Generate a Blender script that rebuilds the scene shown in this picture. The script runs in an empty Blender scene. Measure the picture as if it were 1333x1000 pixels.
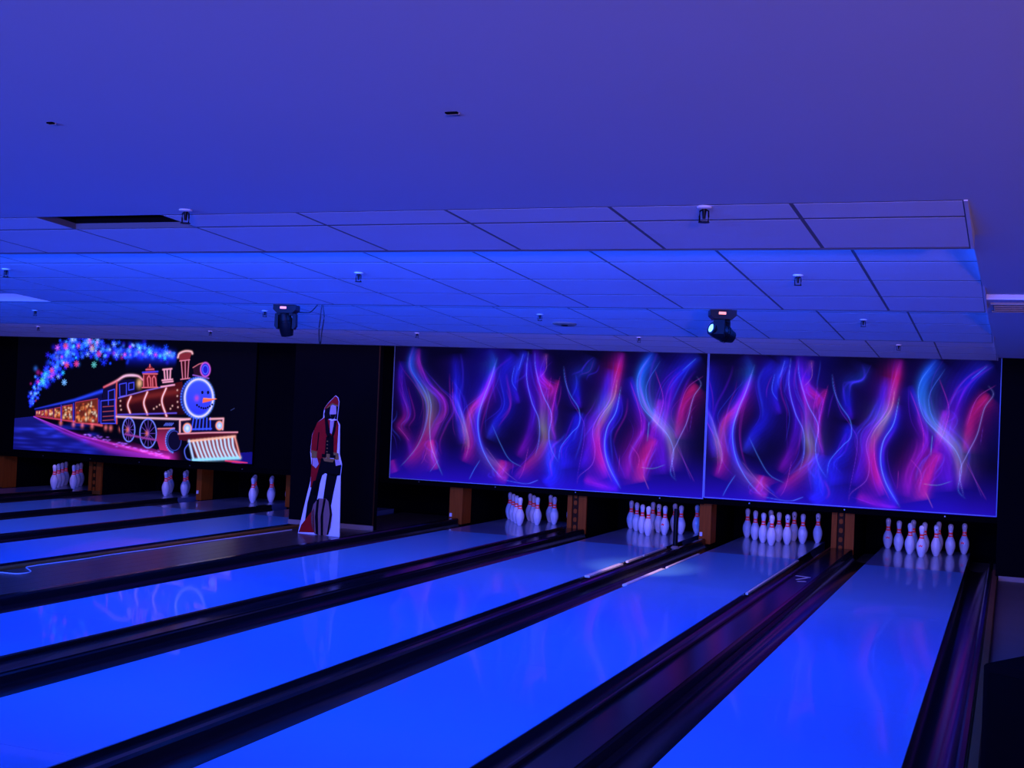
import bpy, bmesh, math, random
import numpy as np
from mathutils import Matrix, Vector

scene = bpy.context.scene
col = scene.collection
random.seed(7)
rng = np.random.default_rng(11)

# ------------------------------------------------------------------ camera
F_PX, YAW, PITCH, ROLL = 1661.975, 0.37396, 0.01456, 0.04104
CAM = np.array([0.9596, -16.0945, 1.6498])

def cam_axes():
    cy, sy = math.cos(YAW), math.sin(YAW)
    f = np.array([-sy, cy, 0]); r = np.array([cy, sy, 0]); u = np.array([0, 0, 1.0])
    cp, sp = math.cos(PITCH), math.sin(PITCH)
    f2 = cp * f + sp * u; u2 = -sp * f + cp * u
    cr, sr = math.cos(ROLL), math.sin(ROLL)
    return cr * r + sr * u2, -sr * r + cr * u2, f2
RIGHT, UP, FWD = cam_axes()

cd = bpy.data.cameras.new('camera')
cd.sensor_fit = 'HORIZONTAL'; cd.sensor_width = 36.0
cd.lens = F_PX * 36.0 / 1333.0
cd.clip_start = 0.05; cd.clip_end = 200
cam = bpy.data.objects.new('camera', cd); col.objects.link(cam)
cam.matrix_world = Matrix(((RIGHT[0], UP[0], -FWD[0], CAM[0]),
                           (RIGHT[1], UP[1], -FWD[1], CAM[1]),
                           (RIGHT[2], UP[2], -FWD[2], CAM[2]),
                           (0, 0, 0, 1)))
scene.camera = cam

def ray(u, v):
    return (u - 666.5) / F_PX * RIGHT - (v - 500.0) / F_PX * UP + FWD
def on_z(u, v, z):
    d = ray(u, v); return CAM + d * (z - CAM[2]) / d[2]
def on_y(u, v, y):
    d = ray(u, v); return CAM + d * (y - CAM[1]) / d[1]

# ------------------------------------------------------------------ world, exposure
w = bpy.data.worlds.new('world'); scene.world = w; w.use_nodes = True
w.node_tree.nodes['Background'].inputs[0].default_value = (0.02, 0.03, 0.3, 1)
w.node_tree.nodes['Background'].inputs[1].default_value = 0.02
vs = scene.view_settings
vs.view_transform = 'Standard'; vs.look = 'None'; vs.gamma = 1.0
vs.exposure = 0.0; vs.use_curve_mapping = False

# ------------------------------------------------------------------ lights of the room, with added fills
def area(name, loc, direction, sx, sy, power, color, spread=180):
    ld = bpy.data.lights.new(name, 'AREA'); ld.shape = 'RECTANGLE'
    ld.size = sx; ld.size_y = sy; ld.energy = power; ld.color = color
    ld.spread = math.radians(spread)
    o = bpy.data.objects.new(name, ld); col.objects.link(o)
    o.location = loc
    o.rotation_euler = Vector(direction).to_track_quat('-Z', 'Y').to_euler()
    return o
BLUE = (0.012, 0.085, 1.0)
VIOLET = (0.17, 0.13, 1.0)
PALE = (0.50, 0.30, 1.0)
# the tubes behind each ceiling baffle, shining towards the pins
S_FAR = [(-11.19, 2.278), (-8.40, 2.271), (-5.39, 2.273), (-2.42, 2.271)]
TUBES = [  # baffle, x range, power, colour
    (0, -5.6, 0.6, 270, BLUE),
    (1, -10.6, 0.6, 330, BLUE),
    (2, -13.6, 0.6, 95, PALE),
    (3, -13.6, 0.75, 16, PALE)]
for k, xa, xb, pw, c in TUBES:
    y, z = S_FAR[k]
    area('baffle_tube_light', ((xa + xb) / 2, y + 0.085, z + 0.075), (0, 1, -0.45), xb - xa, 0.05, pw, c)
# added unseen fill lights behind the camera, brightening and tinting the ceiling
area('approach_fill_light', (-4.0, -21.0, 1.25), (0, 1.0, 0.13), 10.0, 0.10, 300, (0.035, 0.095, 1.0), 62)
area('violet_fill_light', (3.0, -20.5, 1.35), (-0.06, 1.0, 0.22), 0.5, 0.4, 135, (0.70, 0.36, 1.0), 100)
# added unseen warm spot behind the third baffle, brightening the strips before the pins
sd = bpy.data.lights.new('added_glint_spot', 'SPOT'); sd.energy = 420; sd.color = (1.0, 0.55, 0.58)
sd.spot_size = math.radians(26); sd.spot_blend = 1.0; sd.shadow_soft_size = 0.04
so = bpy.data.objects.new('added_glint_spot', sd); col.objects.link(so); so.location = (-2.3, -5.28, 2.22)
so.rotation_euler = Vector((-0.25, 2.0, -2.2)).to_track_quat('-Z', 'Y').to_euler()

# ------------------------------------------------------------------ helpers
def tag(o, label=None, cat=None, group=None, kind=None):
    if label: o['label'] = label
    if cat: o['category'] = cat
    if group: o['group'] = group
    if kind: o['kind'] = kind
    return o
def link(name, me, parent=None):
    o = bpy.data.objects.new(name, me); col.objects.link(o)
    if parent: o.parent = parent
    return o
def empty(name, loc=(0, 0, 0), rz=0.0):
    o = bpy.data.objects.new(name, None); col.objects.link(o)
    o.location = loc; o.rotation_euler = (0, 0, rz); o.empty_display_size = 0.1
    return o
class MB:
    """collects shapes into one mesh"""
    def __init__(self): self.v = []; self.f = []
    def add(self, vs, fs):
        n = len(self.v); self.v += [tuple(map(float, q)) for q in vs]; self.f += [tuple(i + n for i in f) for f in fs]
        return self
    def box(self, x0, x1, y0, y1, z0, z1):
        return self.add([(x0,y0,z0),(x1,y0,z0),(x1,y1,z0),(x0,y1,z0),(x0,y0,z1),(x1,y0,z1),(x1,y1,z1),(x0,y1,z1)],
                 [(0,3,2,1),(4,5,6,7),(0,1,5,4),(1,2,6,5),(2,3,7,6),(3,0,4,7)])
    def cbox(self, x0, x1, y0, y1, z0, z1, c):
        """box with chamfered vertical-section edges (profile in xz, extruded along y)"""
        pr = [(x0+c,z0),(x1-c,z0),(x1,z0+c),(x1,z1-c),(x1-c,z1),(x0+c,z1),(x0,z1-c),(x0,z0+c)]
        return self.prism_y(pr, y0, y1)
    def prism_y(self, pr, y0, y1):
        n = len(pr)
        vs = [(x, y0, z) for x, z in pr] + [(x, y1, z) for x, z in pr]
        fs = [(i, (i+1) % n, n + (i+1) % n, n + i) for i in range(n)]
        fs += [tuple(range(n))[::-1], tuple(range(n, 2*n))]
        return self.add(vs, fs)
    def prism_z(self, pr, z0, z1):
        n = len(pr)
        vs = [(x, y, z0) for x, y in pr] + [(x, y, z1) for x, y in pr]
        fs = [(i, (i+1) % n, n + (i+1) % n, n + i) for i in range(n)]
        fs += [tuple(range(n))[::-1], tuple(range(n, 2*n))]
        return self.add(vs, fs)
    def lathe(self, prof, seg=20, c=(0,0,0), a0=0.0, a1=2*math.pi):
        full = abs(a1 - a0 - 2*math.pi) < 1e-6
        n = seg if full else seg + 1
        vs = []
        for r, z in prof:
            for i in range(n):
                a = a0 + (a1 - a0) * i / seg
                vs.append((c[0] + r*math.cos(a), c[1] + r*math.sin(a), c[2] + z))
        fs = []
        for j in range(len(prof) - 1):
            for i in range(seg):
                b = (i + 1) % n
                fs.append((j*n + i, j*n + b, (j+1)*n + b, (j+1)*n + i))
        return self.add(vs, fs)
    def tube(self, pts, r, seg=8):
        pts = [Vector(q) for q in pts]; vs = []; n = len(pts)
        for i, q in enumerate(pts):
            t = (pts[min(i+1, n-1)] - pts[max(i-1, 0)]).normalized()
            a = t.cross(Vector((0, 0, 1)))
            if a.length < 1e-3: a = t.cross(Vector((1, 0, 0)))
            a.normalize(); b = t.cross(a)
            for k in range(seg):
                g = 2*math.pi*k/seg
                vs.append(q + a*r*math.cos(g) + b*r*math.sin(g))
        fs = []
        for i in range(n - 1):
            for k in range(seg):
                k2 = (k+1) % seg
                fs.append((i*seg+k, i*seg+k2, (i+1)*seg+k2, (i+1)*seg+k))
        fs += [tuple(range(seg)), tuple(range((n-1)*seg, n*seg))[::-1]]
        return self.add(vs, fs)
    def mesh(self, name, mat, smooth=False, rot=None):
        me = bpy.data.meshes.new(name); me.from_pydata(self.v, [], self.f); me.update()
        bm = bmesh.new(); bm.from_mesh(me); bmesh.ops.recalc_face_normals(bm, faces=bm.faces); bm.to_mesh(me); bm.free()
        if mat: me.materials.append(mat)
        if smooth:
            me.polygons.foreach_set('use_smooth', [True]*len(me.polygons))
            try: me.set_sharp_from_angle(angle=math.radians(40))
            except Exception: pass
        return me
    def build(self, name, mat, parent=None, smooth=False):
        return link(name, self.mesh(name, mat, smooth), parent)
def set_sharp(o, deg=35):
    try: o.data.set_sharp_from_angle(angle=math.radians(deg))
    except Exception: pass

# ------------------------------------------------------------------ materials
def material(name, color, rough=0.5, metal=0.0, noise=0.0, nscale=6.0, bump=0.0, coat=0.0, stretch=None,
             emit=None, estr=0.0, spec=0.5, color2=None, bscale=None):
    m = bpy.data.materials.new(name); m.use_nodes = True
    nt = m.node_tree; b = nt.nodes['Principled BSDF']
    b.inputs['Base Color'].default_value = (*color, 1); b.inputs['Roughness'].default_value = rough
    b.inputs['Metallic'].default_value = metal
    b.inputs['Specular IOR Level'].default_value = spec
    if coat:
        b.inputs['Coat Weight'].default_value = coat; b.inputs['Coat Roughness'].default_value = 0.04
    if emit:
        b.inputs['Emission Color'].default_value = (*emit, 1); b.inputs['Emission Strength'].default_value = estr
    if noise or bump:
        tc = nt.nodes.new('ShaderNodeTexCoord'); mp = nt.nodes.new('ShaderNodeMapping')
        if stretch: mp.inputs['Scale'].default_value = stretch
        nz = nt.nodes.new('ShaderNodeTexNoise'); nz.inputs['Scale'].default_value = nscale; nz.inputs['Detail'].default_value = 5
        nt.links.new(tc.outputs['Object'], mp.inputs[0]); nt.links.new(mp.outputs[0], nz.inputs['Vector'])
        if noise:
            mix = nt.nodes.new('ShaderNodeMix'); mix.data_type = 'RGBA'
            c2 = color2 or tuple(c * (1 - noise) for c in color)
            mix.inputs[6].default_value = (*color, 1); mix.inputs[7].default_value = (*c2, 1)
            nt.links.new(nz.outputs['Fac'], mix.inputs[0]); nt.links.new(mix.outputs[2], b.inputs['Base Color'])
        if bump:
            bp = nt.nodes.new('ShaderNodeBump'); bp.inputs['Strength'].default_value = bump; bp.inputs['Distance'].default_value = 0.01
            src = nz
            if bscale:
                src = nt.nodes.new('ShaderNodeTexNoise'); src.inputs['Scale'].default_value = bscale
                nt.links.new(mp.outputs[0], src.inputs['Vector'])
            nt.links.new(src.outputs['Fac'], bp.inputs['Height']); nt.links.new(bp.outputs[0], b.inputs['Normal'])
    return m

M = {}
M['drywall'] = material('white_drywall', (0.72, 0.72, 0.74), 0.9, noise=0.05, nscale=1.2)
M['tile'] = material('ceiling_tile_board', (0.78, 0.78, 0.80), 0.95, noise=0.06, nscale=3, bump=0.15, bscale=180)
M['grid'] = material('ceiling_grid_shadow', (0.15, 0.15, 0.16), 0.9, noise=0.1)
M['void'] = material('ceiling_void', (0.003, 0.003, 0.004), 0.9, noise=0.2, spec=0.03)
M['black_wall'] = material('matt_black_paint', (0.0025, 0.0025, 0.004), 0.9, noise=0.3, nscale=2, spec=0.03)
M['black_cloth'] = material('black_masking_cloth', (0.002, 0.002, 0.003), 0.9, noise=0.3, nscale=8, spec=0.03)
M['lane'] = material('lane_lacquer', (0.08, 0.33, 0.66), 0.45, noise=0.06, nscale=2.0, stretch=(2, 0.25, 1), coat=0.22, spec=0.25)
M['deck'] = material('pin_deck_lacquer', (0.15, 0.22, 0.44), 0.35, noise=0.22, nscale=2.5, stretch=(2, 0.6, 1), coat=0.7)
M['seam'] = material('lane_seam', (0.12, 0.14, 0.2), 0.6, noise=0.1)
M['gutter'] = material('black_gutter_plastic', (0.010, 0.010, 0.014), 0.20, noise=0.3, nscale=3, stretch=(3, 0.2, 3), spec=0.3)
M['gutter_metal'] = material('worn_gutter_metal', (0.055, 0.05, 0.045), 0.22, metal=0.6, noise=0.5, nscale=4, stretch=(4, 0.3, 4))
M['cap'] = material('black_capping', (0.008, 0.008, 0.012), 0.18, noise=0.25, nscale=4, stretch=(3, 0.3, 3), spec=0.2)
M['gutter_glint'] = material('pale_glint_paint', (0.92, 0.90, 0.80), 0.35, metal=0.0, noise=0.30, nscale=5, stretch=(5, 1.2, 5))  # pale colour standing for light glints in the gutters
M['wood_strip'] = material('brown_wood_strip', (0.22, 0.085, 0.010), 0.5, noise=0.5, nscale=4, stretch=(8, 0.6, 8))
M['aisle'] = material('dark_aisle_boards', (0.055, 0.045, 0.045), 0.30, noise=0.3, nscale=2, stretch=(4, 0.4, 1))
M['wood'] = material('orange_brown_wood', (0.46, 0.105, 0.010), 0.6, noise=0.55, nscale=5, stretch=(9, 9, 0.8), spec=0.08)
M['wood_dark'] = material('dark_carved_wood', (0.05, 0.018, 0.002), 0.6, spec=0.1, noise=0.6, nscale=30, bump=0.6)
M['pin'] = material('white_pin_plastic', (0.86, 0.84, 0.86), 0.22, noise=0.05, nscale=10, coat=0.4)
M['pin_red'] = material('red_pin_print', (0.95, 0.05, 0.06), 0.3, noise=0.08, nscale=20, emit=(1.0, 0.05, 0.06), estr=0.10)
M['pin_scuff'] = material('pin_black_mark', (0.01, 0.01, 0.012), 0.5, noise=0.2)
M['black_metal'] = material('black_metal', (0.004, 0.004, 0.006), 0.4, noise=0.2, nscale=10, spec=0.12)
M['grey_metal'] = material('grey_metal', (0.25, 0.25, 0.27), 0.35, metal=0.7, noise=0.2)
M['vent'] = material('vent_grey', (0.34, 0.26, 0.20), 0.7, noise=0.2)
M['white_trim'] = material('pale_trim', (0.26, 0.20, 0.17), 0.6, noise=0.15)
M['white_plastic'] = material('white_plastic', (0.8, 0.78, 0.76), 0.4, noise=0.05)
M['cable_white'] = material('white_cable', (0.78, 0.76, 0.85), 0.4, noise=0.05)
M['tube'] = material('blue_tube_glass', (0.2, 0.3, 1.0), 0.3, emit=(0.02, 0.09, 1.0), estr=3.0, noise=0.02)
M['led_red'] = material('red_display', (0.3, 0.02, 0.02), 0.3, emit=(1.0, 0.28, 0.22), estr=1.6, noise=0.02)
M['led_pink'] = material('pink_display', (0.3, 0.02, 0.1), 0.3, emit=(1.0, 0.35, 0.75), estr=1.3, noise=0.02)
M['lens'] = material('lit_lens', (0.5, 0.8, 1.0), 0.1, emit=(0.35, 0.85, 1.0), estr=1.3, noise=0.02)
M['lens_dark'] = material('dark_lens', (0.06, 0.07, 0.1), 0.08, noise=0.02)
M['board'] = material('white_card', (0.72, 0.72, 0.78), 0.55, noise=0.04)
M['red_cloth'] = material('printed_red', (0.42, 0.006, 0.008), 0.5, noise=0.55, nscale=9, spec=0.1)
M['dark_cloth'] = material('printed_black', (0.003, 0.003, 0.005), 0.5, noise=0.5, nscale=9, spec=0.05)
M['skin'] = material('printed_pale_skin', (0.48, 0.36, 0.40), 0.5, noise=0.2, nscale=9)
M['gold'] = material('printed_gold', (0.36, 0.20, 0.05), 0.5, noise=0.7, nscale=22, spec=0.1)
M['barrel'] = material('printed_barrel_wood', (0.30, 0.15, 0.13), 0.5, noise=0.6, nscale=7, stretch=(6, 1, 1))
M['carpet'] = material('dark_approach_floor', (0.10, 0.09, 0.10), 0.6, noise=0.3, nscale=8)
M['room_wall'] = material('dark_blue_wall', (0.10, 0.09, 0.14), 0.85, noise=0.15, nscale=2)

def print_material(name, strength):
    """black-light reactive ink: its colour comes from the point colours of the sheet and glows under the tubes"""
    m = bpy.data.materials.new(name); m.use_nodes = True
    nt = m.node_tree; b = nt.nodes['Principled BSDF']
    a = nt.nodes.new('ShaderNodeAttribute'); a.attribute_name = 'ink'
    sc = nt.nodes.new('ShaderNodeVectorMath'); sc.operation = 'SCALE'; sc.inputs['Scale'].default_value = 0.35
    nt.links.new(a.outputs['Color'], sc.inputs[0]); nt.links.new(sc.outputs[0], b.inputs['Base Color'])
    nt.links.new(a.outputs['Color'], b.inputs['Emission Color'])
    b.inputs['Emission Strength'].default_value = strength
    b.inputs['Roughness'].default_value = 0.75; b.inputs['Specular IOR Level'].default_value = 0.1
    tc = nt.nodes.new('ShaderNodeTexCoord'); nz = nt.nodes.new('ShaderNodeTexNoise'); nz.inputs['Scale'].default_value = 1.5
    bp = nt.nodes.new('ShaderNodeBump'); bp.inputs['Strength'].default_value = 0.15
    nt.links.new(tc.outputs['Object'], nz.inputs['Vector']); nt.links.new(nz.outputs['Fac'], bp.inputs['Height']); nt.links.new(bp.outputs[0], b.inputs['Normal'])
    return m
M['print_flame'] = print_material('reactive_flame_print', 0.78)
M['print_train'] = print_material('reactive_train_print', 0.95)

# ------------------------------------------------------------------ lane layout
LW = 1.0541 / 2; GW = 0.235
LANES = {'D': 0.0, 'C': -1.790, 'B': -3.3826, 'A': -5.1652, 'E': -8.08, 'F': -9.69, 'G': -11.25, 'H': -13.01}
LANE_TXT = {'D': 'the rightmost lane', 'C': 'the second lane from the right', 'B': 'the third lane from the right',
            'A': 'the fourth lane from the right, next to the card cutout', 'E': 'the lane just left of the white cable aisle',
            'F': 'the second lane left of the aisle', 'G': 'the third lane left of the aisle', 'H': 'the leftmost far lane'}
Y0, Y1 = -18.29, 1.0

# ------------------------------------------------------------------ floor and outer shell
tag(MB().box(-18, 6, -25, 3.0, -0.32, -0.14).build('floor', M['carpet']), 'dark concrete floor under the lanes', kind='structure')
tag(MB().box(-18, 6, -25, Y0, -0.14, 0.0).build('floor', M['wood_strip']), 'wooden approach behind the lanes', kind='structure')
tag(MB().box(-18.2, -18, -25, 3.0, -0.32, 3.2).build('wall_left', M['room_wall']), kind='structure')
tag(MB().box(6, 6.2, -25, 3.0, -0.32, 3.2).build('wall_right', M['room_wall']), kind='structure')
tag(MB().box(-18.2, 6.2, -25.2, -25, -0.32, 3.2).build('wall_rear', M['room_wall']), kind='structure')
tag(MB().box(-18.2, 6.2, 1.6, 1.8, -0.32, 3.2).build('wall_back', M['black_wall']), kind='structure')

# ------------------------------------------------------------------ ceiling
SL = 0.062                                   # slope of every baffle
TS = 0.61
TR = 0.53                                    # depth of a tile row
DRY_Z = 2.327
XR = 0.80                                    # right edge of the tiled part
JX = 0.275                                   # last full joint
tile_cache = {}
def tile_mesh(wx, wy):
    k = (round(wx, 3), round(wy, 3))
    if k not in tile_cache:
        g = 0.007; mb = MB(); c = 0.0008
        x0, x1, y0, y1 = -wx/2 + g, wx/2 - g, -wy/2 + g*1.6, wy/2 - g*1.6
        mb.add([(x0+c,y0+c,0),(x1-c,y0+c,0),(x1-c,y1-c,0),(x0+c,y1-c,0),(x0,y0,c),(x1,y0,c),(x1,y1,c),(x0,y1,c),
                (x0,y0,0.008),(x1,y0,0.008),(x1,y1,0.008),(x0,y1,0.008)],
               [(0,3,2,1),(0,1,5,4),(1,2,6,5),(2,3,7,6),(3,0,4,7),(4,5,9,8),(5,6,10,9),(6,7,11,10),(7,4,8,11),(8,9,10,11)])
        tile_cache[k] = mb.mesh('ceiling_tile', M['tile'])
    return tile_cache[k]
def section(y_start, y_far, z_far, x_left, label, skip=(), hole=None):
    """one sloping baffle of grid and lay-in tiles, lowest at its far edge"""
    L = y_far - y_start
    zs = z_far + SL * L
    mb = MB()
    t = 0.03; o = 0.0005
    # grid backing, recessed behind the tile faces
    def slab(x0, x1, ya, yb):
        za, zb = z_far + SL * (y_far - ya) + o, z_far + SL * (y_far - yb) + o
        mb.add([(x0,ya,za),(x1,ya,za),(x1,yb,zb),(x0,yb,zb),(x0,ya,za+t),(x1,ya,za+t),(x1,yb,zb+t),(x0,yb,zb+t)],
               [(0,3,2,1),(4,5,6,7),(0,1,5,4),(1,2,6,5),(2,3,7,6),(3,0,4,7)])
    if hole:
        (hx0, hx1), (hya, hyb) = hole
        slab(x_left, hx0, y_start, y_far); slab(hx1, XR, y_start, y_far); slab(hx0, hx1, hyb, y_far)
    else: slab(x_left, XR, y_start, y_far)
    root = mb.build('ceiling', M['grid']); tag(root, label, kind='structure')
    rows = []; y = y_far - 0.012
    while y - TR > y_start + 0.05:
        rows.append((y - TR, y)); y -= TR
    rows.append((y_start, y))
    cols = [(JX, XR + 0.003)]
    x = JX
    while x - TS > x_left - 0.02:
        cols.append((x - TS, x)); x -= TS
    if x - x_left > 0.1: cols.append((x_left, x))
    for ri, (ya, yb) in enumerate(rows):
        for ci, (xa, xb) in enumerate(cols):
            if (ri, ci) in skip: continue
            ym = (ya + yb) / 2
            o_ = link('tile', tile_mesh(xb - xa, yb - ya), root)
            o_.location = ((xa + xb) / 2, ym, z_far + SL * (y_far - ym))
            o_.rotation_euler = (-math.atan(SL), 0, 0)
    # edge angle along the far lip
    MB().box(x_left, XR, y_far - 0.012, y_far + 0.011, z_far - 0.0002, z_far + 0.05).build('edge_trim', M['grid'], root)
    # plaster edge on the right
    zs2 = z_far + SL * (y_far - y_start)
    mb = MB().add([(XR,y_start,zs2-.003),(XR+.012,y_start,zs2-.003),(XR+.012,y_far,z_far-.003),(XR,y_far,z_far-.003),
                   (XR,y_start,zs2+.1),(XR+.012,y_start,zs2+.1),(XR+.012,y_far,z_far+.1),(XR,y_far,z_far+.1)],
                  [(0,3,2,1),(4,5,6,7),(0,1,5,4),(1,2,6,5),(2,3,7,6),(3,0,4,7)])
    mb.build('side_trim', M['drywall'], root)
    return root
XL1, XL3 = -5.83, -16.0
S1_START = -11.97
hole_ci = None
# which column of the first row the missing tile falls in
xc = -2.38; x = JX; ci = 1
while not (x - TS <= xc <= x): x -= TS; ci += 1
section(S1_START, -11.19, 2.278, XL1, 'short tiled ceiling strip in front of the smooth ceiling, one tile missing', skip={(1, ci)}, hole=((x - TS, x), (S1_START, -11.19 - 0.012 - TR)))
HOLE = (x - TS, x)
section(-11.16, -8.40, 2.271, XL1, 'second sloping tiled ceiling baffle, brightest blue')
section(-8.37, -5.39, 2.273, XL3, 'third sloping tiled ceiling baffle behind the moving heads')
section(-5.36, -2.42, 2.271, XL3, 'last sloping tiled ceiling baffle above the flame banners')
# risers at the back of each baffle (the tubes hang on them)
for i, (y, z) in enumerate(S_FAR):
    xl = XL1 if i < 1 else XL3
    z1 = 2.50 if i < 3 else 3.0
    tag(MB().box(xl, XR, y + 0.012, y + 0.03, z + 0.0, z1).build('trim_%d' % (i + 1), M['tile']), 'upright back board of a ceiling baffle', kind='structure')
# void above the missing tile
hv = MB()
hx0, hx1 = HOLE; hy0, hy1 = S1_START, -11.19 - 0.012 - TR
# smooth drywall ceilings
tag(MB().box(-18, 6, -25, S1_START, DRY_Z, DRY_Z + 0.1).build('ceiling', M['drywall']), 'smooth plaster ceiling over the approach', kind='structure')
tag(MB().box(XR, 6, S1_START, -8.88, DRY_Z, DRY_Z + 0.1).build('ceiling', M['drywall']), 'smooth plaster ceiling right of the tiles', kind='structure')
tag(MB().box(XR, 6, -8.88, -2.42, 2.300, 2.42).build('ceiling', M['drywall']), 'lower plaster ceiling at the right with the vent slot', kind='structure')
tag(MB().box(-18, XL1, S1_START, -8.40, DRY_Z, DRY_Z + 0.1).build('ceiling', M['drywall']), 'smooth plaster ceiling left of the tiles', kind='structure')
tag(MB().box(-18, 6, -2.39, 1.6, 2.9, 3.0).build('ceiling', M['void']), 'black roof void above the pins', kind='structure')
tag(MB().box(XR, 6, -2.42, -2.38, 2.30, 3.0).build('trim_5', M['drywall']), 'upright board at the end of the plaster ceiling', kind='structure')

# ------------------------------------------------------------------ lanes
def gutter_profile(xa, xb, depth=0.088, t=0.006, n=12):
    cx, r = (xa + xb) / 2, (xb - xa) / 2
    inner = [(cx - r * math.cos(math.pi * i / n), -0.006 - (depth) * math.sin(math.pi * i / n) ** 0.8) for i in range(n + 1)]
    outer = [(cx - (r) * math.cos(math.pi * i / n), -0.012 - (depth + t) * math.sin(math.pi * i / n) ** 0.8) for i in range(n + 1)]
    return inner + outer[::-1]
SEAMS = {'C': -8.5, 'B': -11.48, 'A': -8.70}
for k, xc in LANES.items():
    root = empty('bowling_lane', (xc, Y0, -0.12))
    tag(root, 'glossy blue bowling lane, ' + LANE_TXT[k], 'bowling lane', 'bowling lanes')
    s0 = SEAMS.get(k, -8.6)
    cuts = [Y0, s0 - 3.66, s0, s0 + 3.66]
    cuts = [c for c in cuts if c < -1.5] + [-1.3]
    if k in 'C': cuts = [Y0, -12.16, -8.5, -4.84, -1.3]
    bounds = [(cuts[i], cuts[i+1]) for i in range(len(cuts) - 1)]
    off = Vector((-xc, -Y0, 0.12))
    for a, b in bounds:
        p = MB().cbox(xc - LW, xc + LW, a + 0.0014, b - 0.0014, -0.12, 0.0, 0.002).build('lane_panel', M['lane'], root); p.location = off
    p = MB().cbox(xc - LW, xc + LW, -1.2985, Y1, -0.12, 0.0, 0.002).build('pin_deck', M['deck'], root); p.location = off
    for s in (-1, 1):
        xa, xb = (xc + LW, xc + LW + GW) if s > 0 else (xc - LW - GW, xc - LW)
        if k == 'E' and s > 0: pass
        ys = -4.3
        p = MB().prism_y(gutter_profile(xa + 0.001, xb - 0.001), Y0, ys).build('gutter', M['gutter'], root, True); p.location = off
        p = MB().prism_y(gutter_profile(xa + 0.001, xb - 0.001), ys + 0.003, -0.30).build('end_gutter', M['gutter_metal'], root, True); p.location = off

def divider(xa, xb, h, label, mat=None, strip=None):
    root = empty('lane_divider', ((xa + xb) / 2, Y0, -0.12))
    off = Vector((-(xa + xb) / 2, -Y0, 0.12))
    tag(root, label, 'lane divider', 'lane dividers')
    c = min(0.014, (xb - xa) / 4)
    p = MB().cbox(xa + 0.002, xb - 0.002, Y0, -0.31, -0.12, h, c).build('capping', mat or M['cap'], root, True); p.location = off
    if xb - xa > 0.2:      # wide ball-return covers carry a low bar on their left side and a seam
        p = MB().cbox(xa + 0.006, xa + 0.030, Y0, -0.5, h - 0.001, h + 0.028, 0.006).build('side_rail', M['cap'], root, True); p.location = off
        p = MB().cbox(xb - 0.030, xb - 0.010, Y0, -0.5, h - 0.001, h + 0.006, 0.002).build('edge_bead', M['cap'], root, True); p.location = off
    return root
def edge(k, s): return LANES[k] + s * (LW + GW)
divider(edge('C', 1), edge('D', -1), 0.060, 'wide black capping between the two rightmost lanes')
divider(edge('B', 1), edge('C', -1), 0.050, 'narrow black capping between the second and third lanes from the right')
divider(edge('A', 1), edge('B', -1), 0.050, 'wide black capping between the third and fourth lanes from the right')
divider(edge('A', -1) - 0.085, edge('A', -1), 0.065, 'black capping along the right side of the dark aisle')
divider(edge('D', 1), edge('D', 1) + 0.055, 0.030, 'black capping along the outer right side of the rightmost lane')
divider(edge('F', 1), edge('E', -1), 0.05, 'black capping between the two lanes left of the aisle')
divider(edge('G', 1), edge('F', -1), 0.05, 'black capping between the second and third lanes left of the aisle')
divider(edge('H', 1), edge('G', -1), 0.05, 'black capping beside the leftmost far lane')
# brown strips
tag(MB().cbox(edge('E', 1) + 0.0, edge('E', 1) + 0.10, Y0, -1.0, -0.13, 0.018, 0.006).build('wood_edging', M['wood_strip']), 'brown wooden edging along the left side of the aisle', 'edging')
tag(MB().cbox(edge('D', 1) + 0.057, edge('D', 1) + 0.107, Y0, -1.0, -0.13, 0.026, 0.006).build('wood_edging', M['wood_strip']), 'brown wooden edging beside the rightmost lane', 'edging')
# pale strips painted as light glints in the end gutters near the pins
def gutter_glint(y0, y1, x, wd, z, label):
    tag(MB().cbox(x, x + wd, y0, y1, z - 0.02, z, 0.003).build('glint_strip', M['gutter_glint']), label, 'gutter_glint', 'painted glint strips near the pins')
gutter_glint(-4.25, -3.1, LANES['B'] + LW + 0.004, 0.052, 0.004, 'short bright painted glint strip at the right edge of the third lane from the right')
gutter_glint(-2.85, -2.25, LANES['B'] + LW + 0.010, 0.030, 0.004, 'small bright painted glint strip nearer the pins of the third lane from the right')
gutter_glint(-2.2, -1.2, LANES['B'] + LW + 0.012, 0.024, 0.004, 'thin painted glint strip in front of the black pole')
gutter_glint(-4.6, -3.2, LANES['C'] - LW - 0.050, 0.046, 0.003, 'bright painted glint strip at the left edge of the second lane from the right')
gutter_glint(-3.05, -1.6, LANES['C'] - LW - 0.038, 0.030, 0.003, 'dull painted glint strip at the left edge of the second lane from the right')
gutter_glint(-4.4, -1.4, LANES['C'] + LW + 0.006, 0.026, 0.002, 'long painted glint strip at the right edge of the second lane from the right')

# aisle floor and right floor
xa, xb = edge('E', 1) + 0.10, edge('A', -1) - 0.085
ab = (xb - xa) / 7
aisle = empty('floor', (0, 0, 0)); tag(aisle, 'dark boarded aisle between the two groups of lanes', kind='structure')
for i in range(7):
    MB().cbox(xa + i*ab + 0.001, xa + (i+1)*ab - 0.001, Y0, 0.6, -0.13, -0.004, 0.001).build('plank', M['aisle'], aisle)
M['side_floor'] = material('bare_side_floor', (0.16, 0.12, 0.11), 0.5, noise=0.3, nscale=3)
tag(MB().box(edge('D', 1) + 0.108, 6, Y0, -1.6, -0.13, -0.02).build('floor', M['side_floor']), 'bare dark floor right of the lanes', kind='structure')

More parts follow.
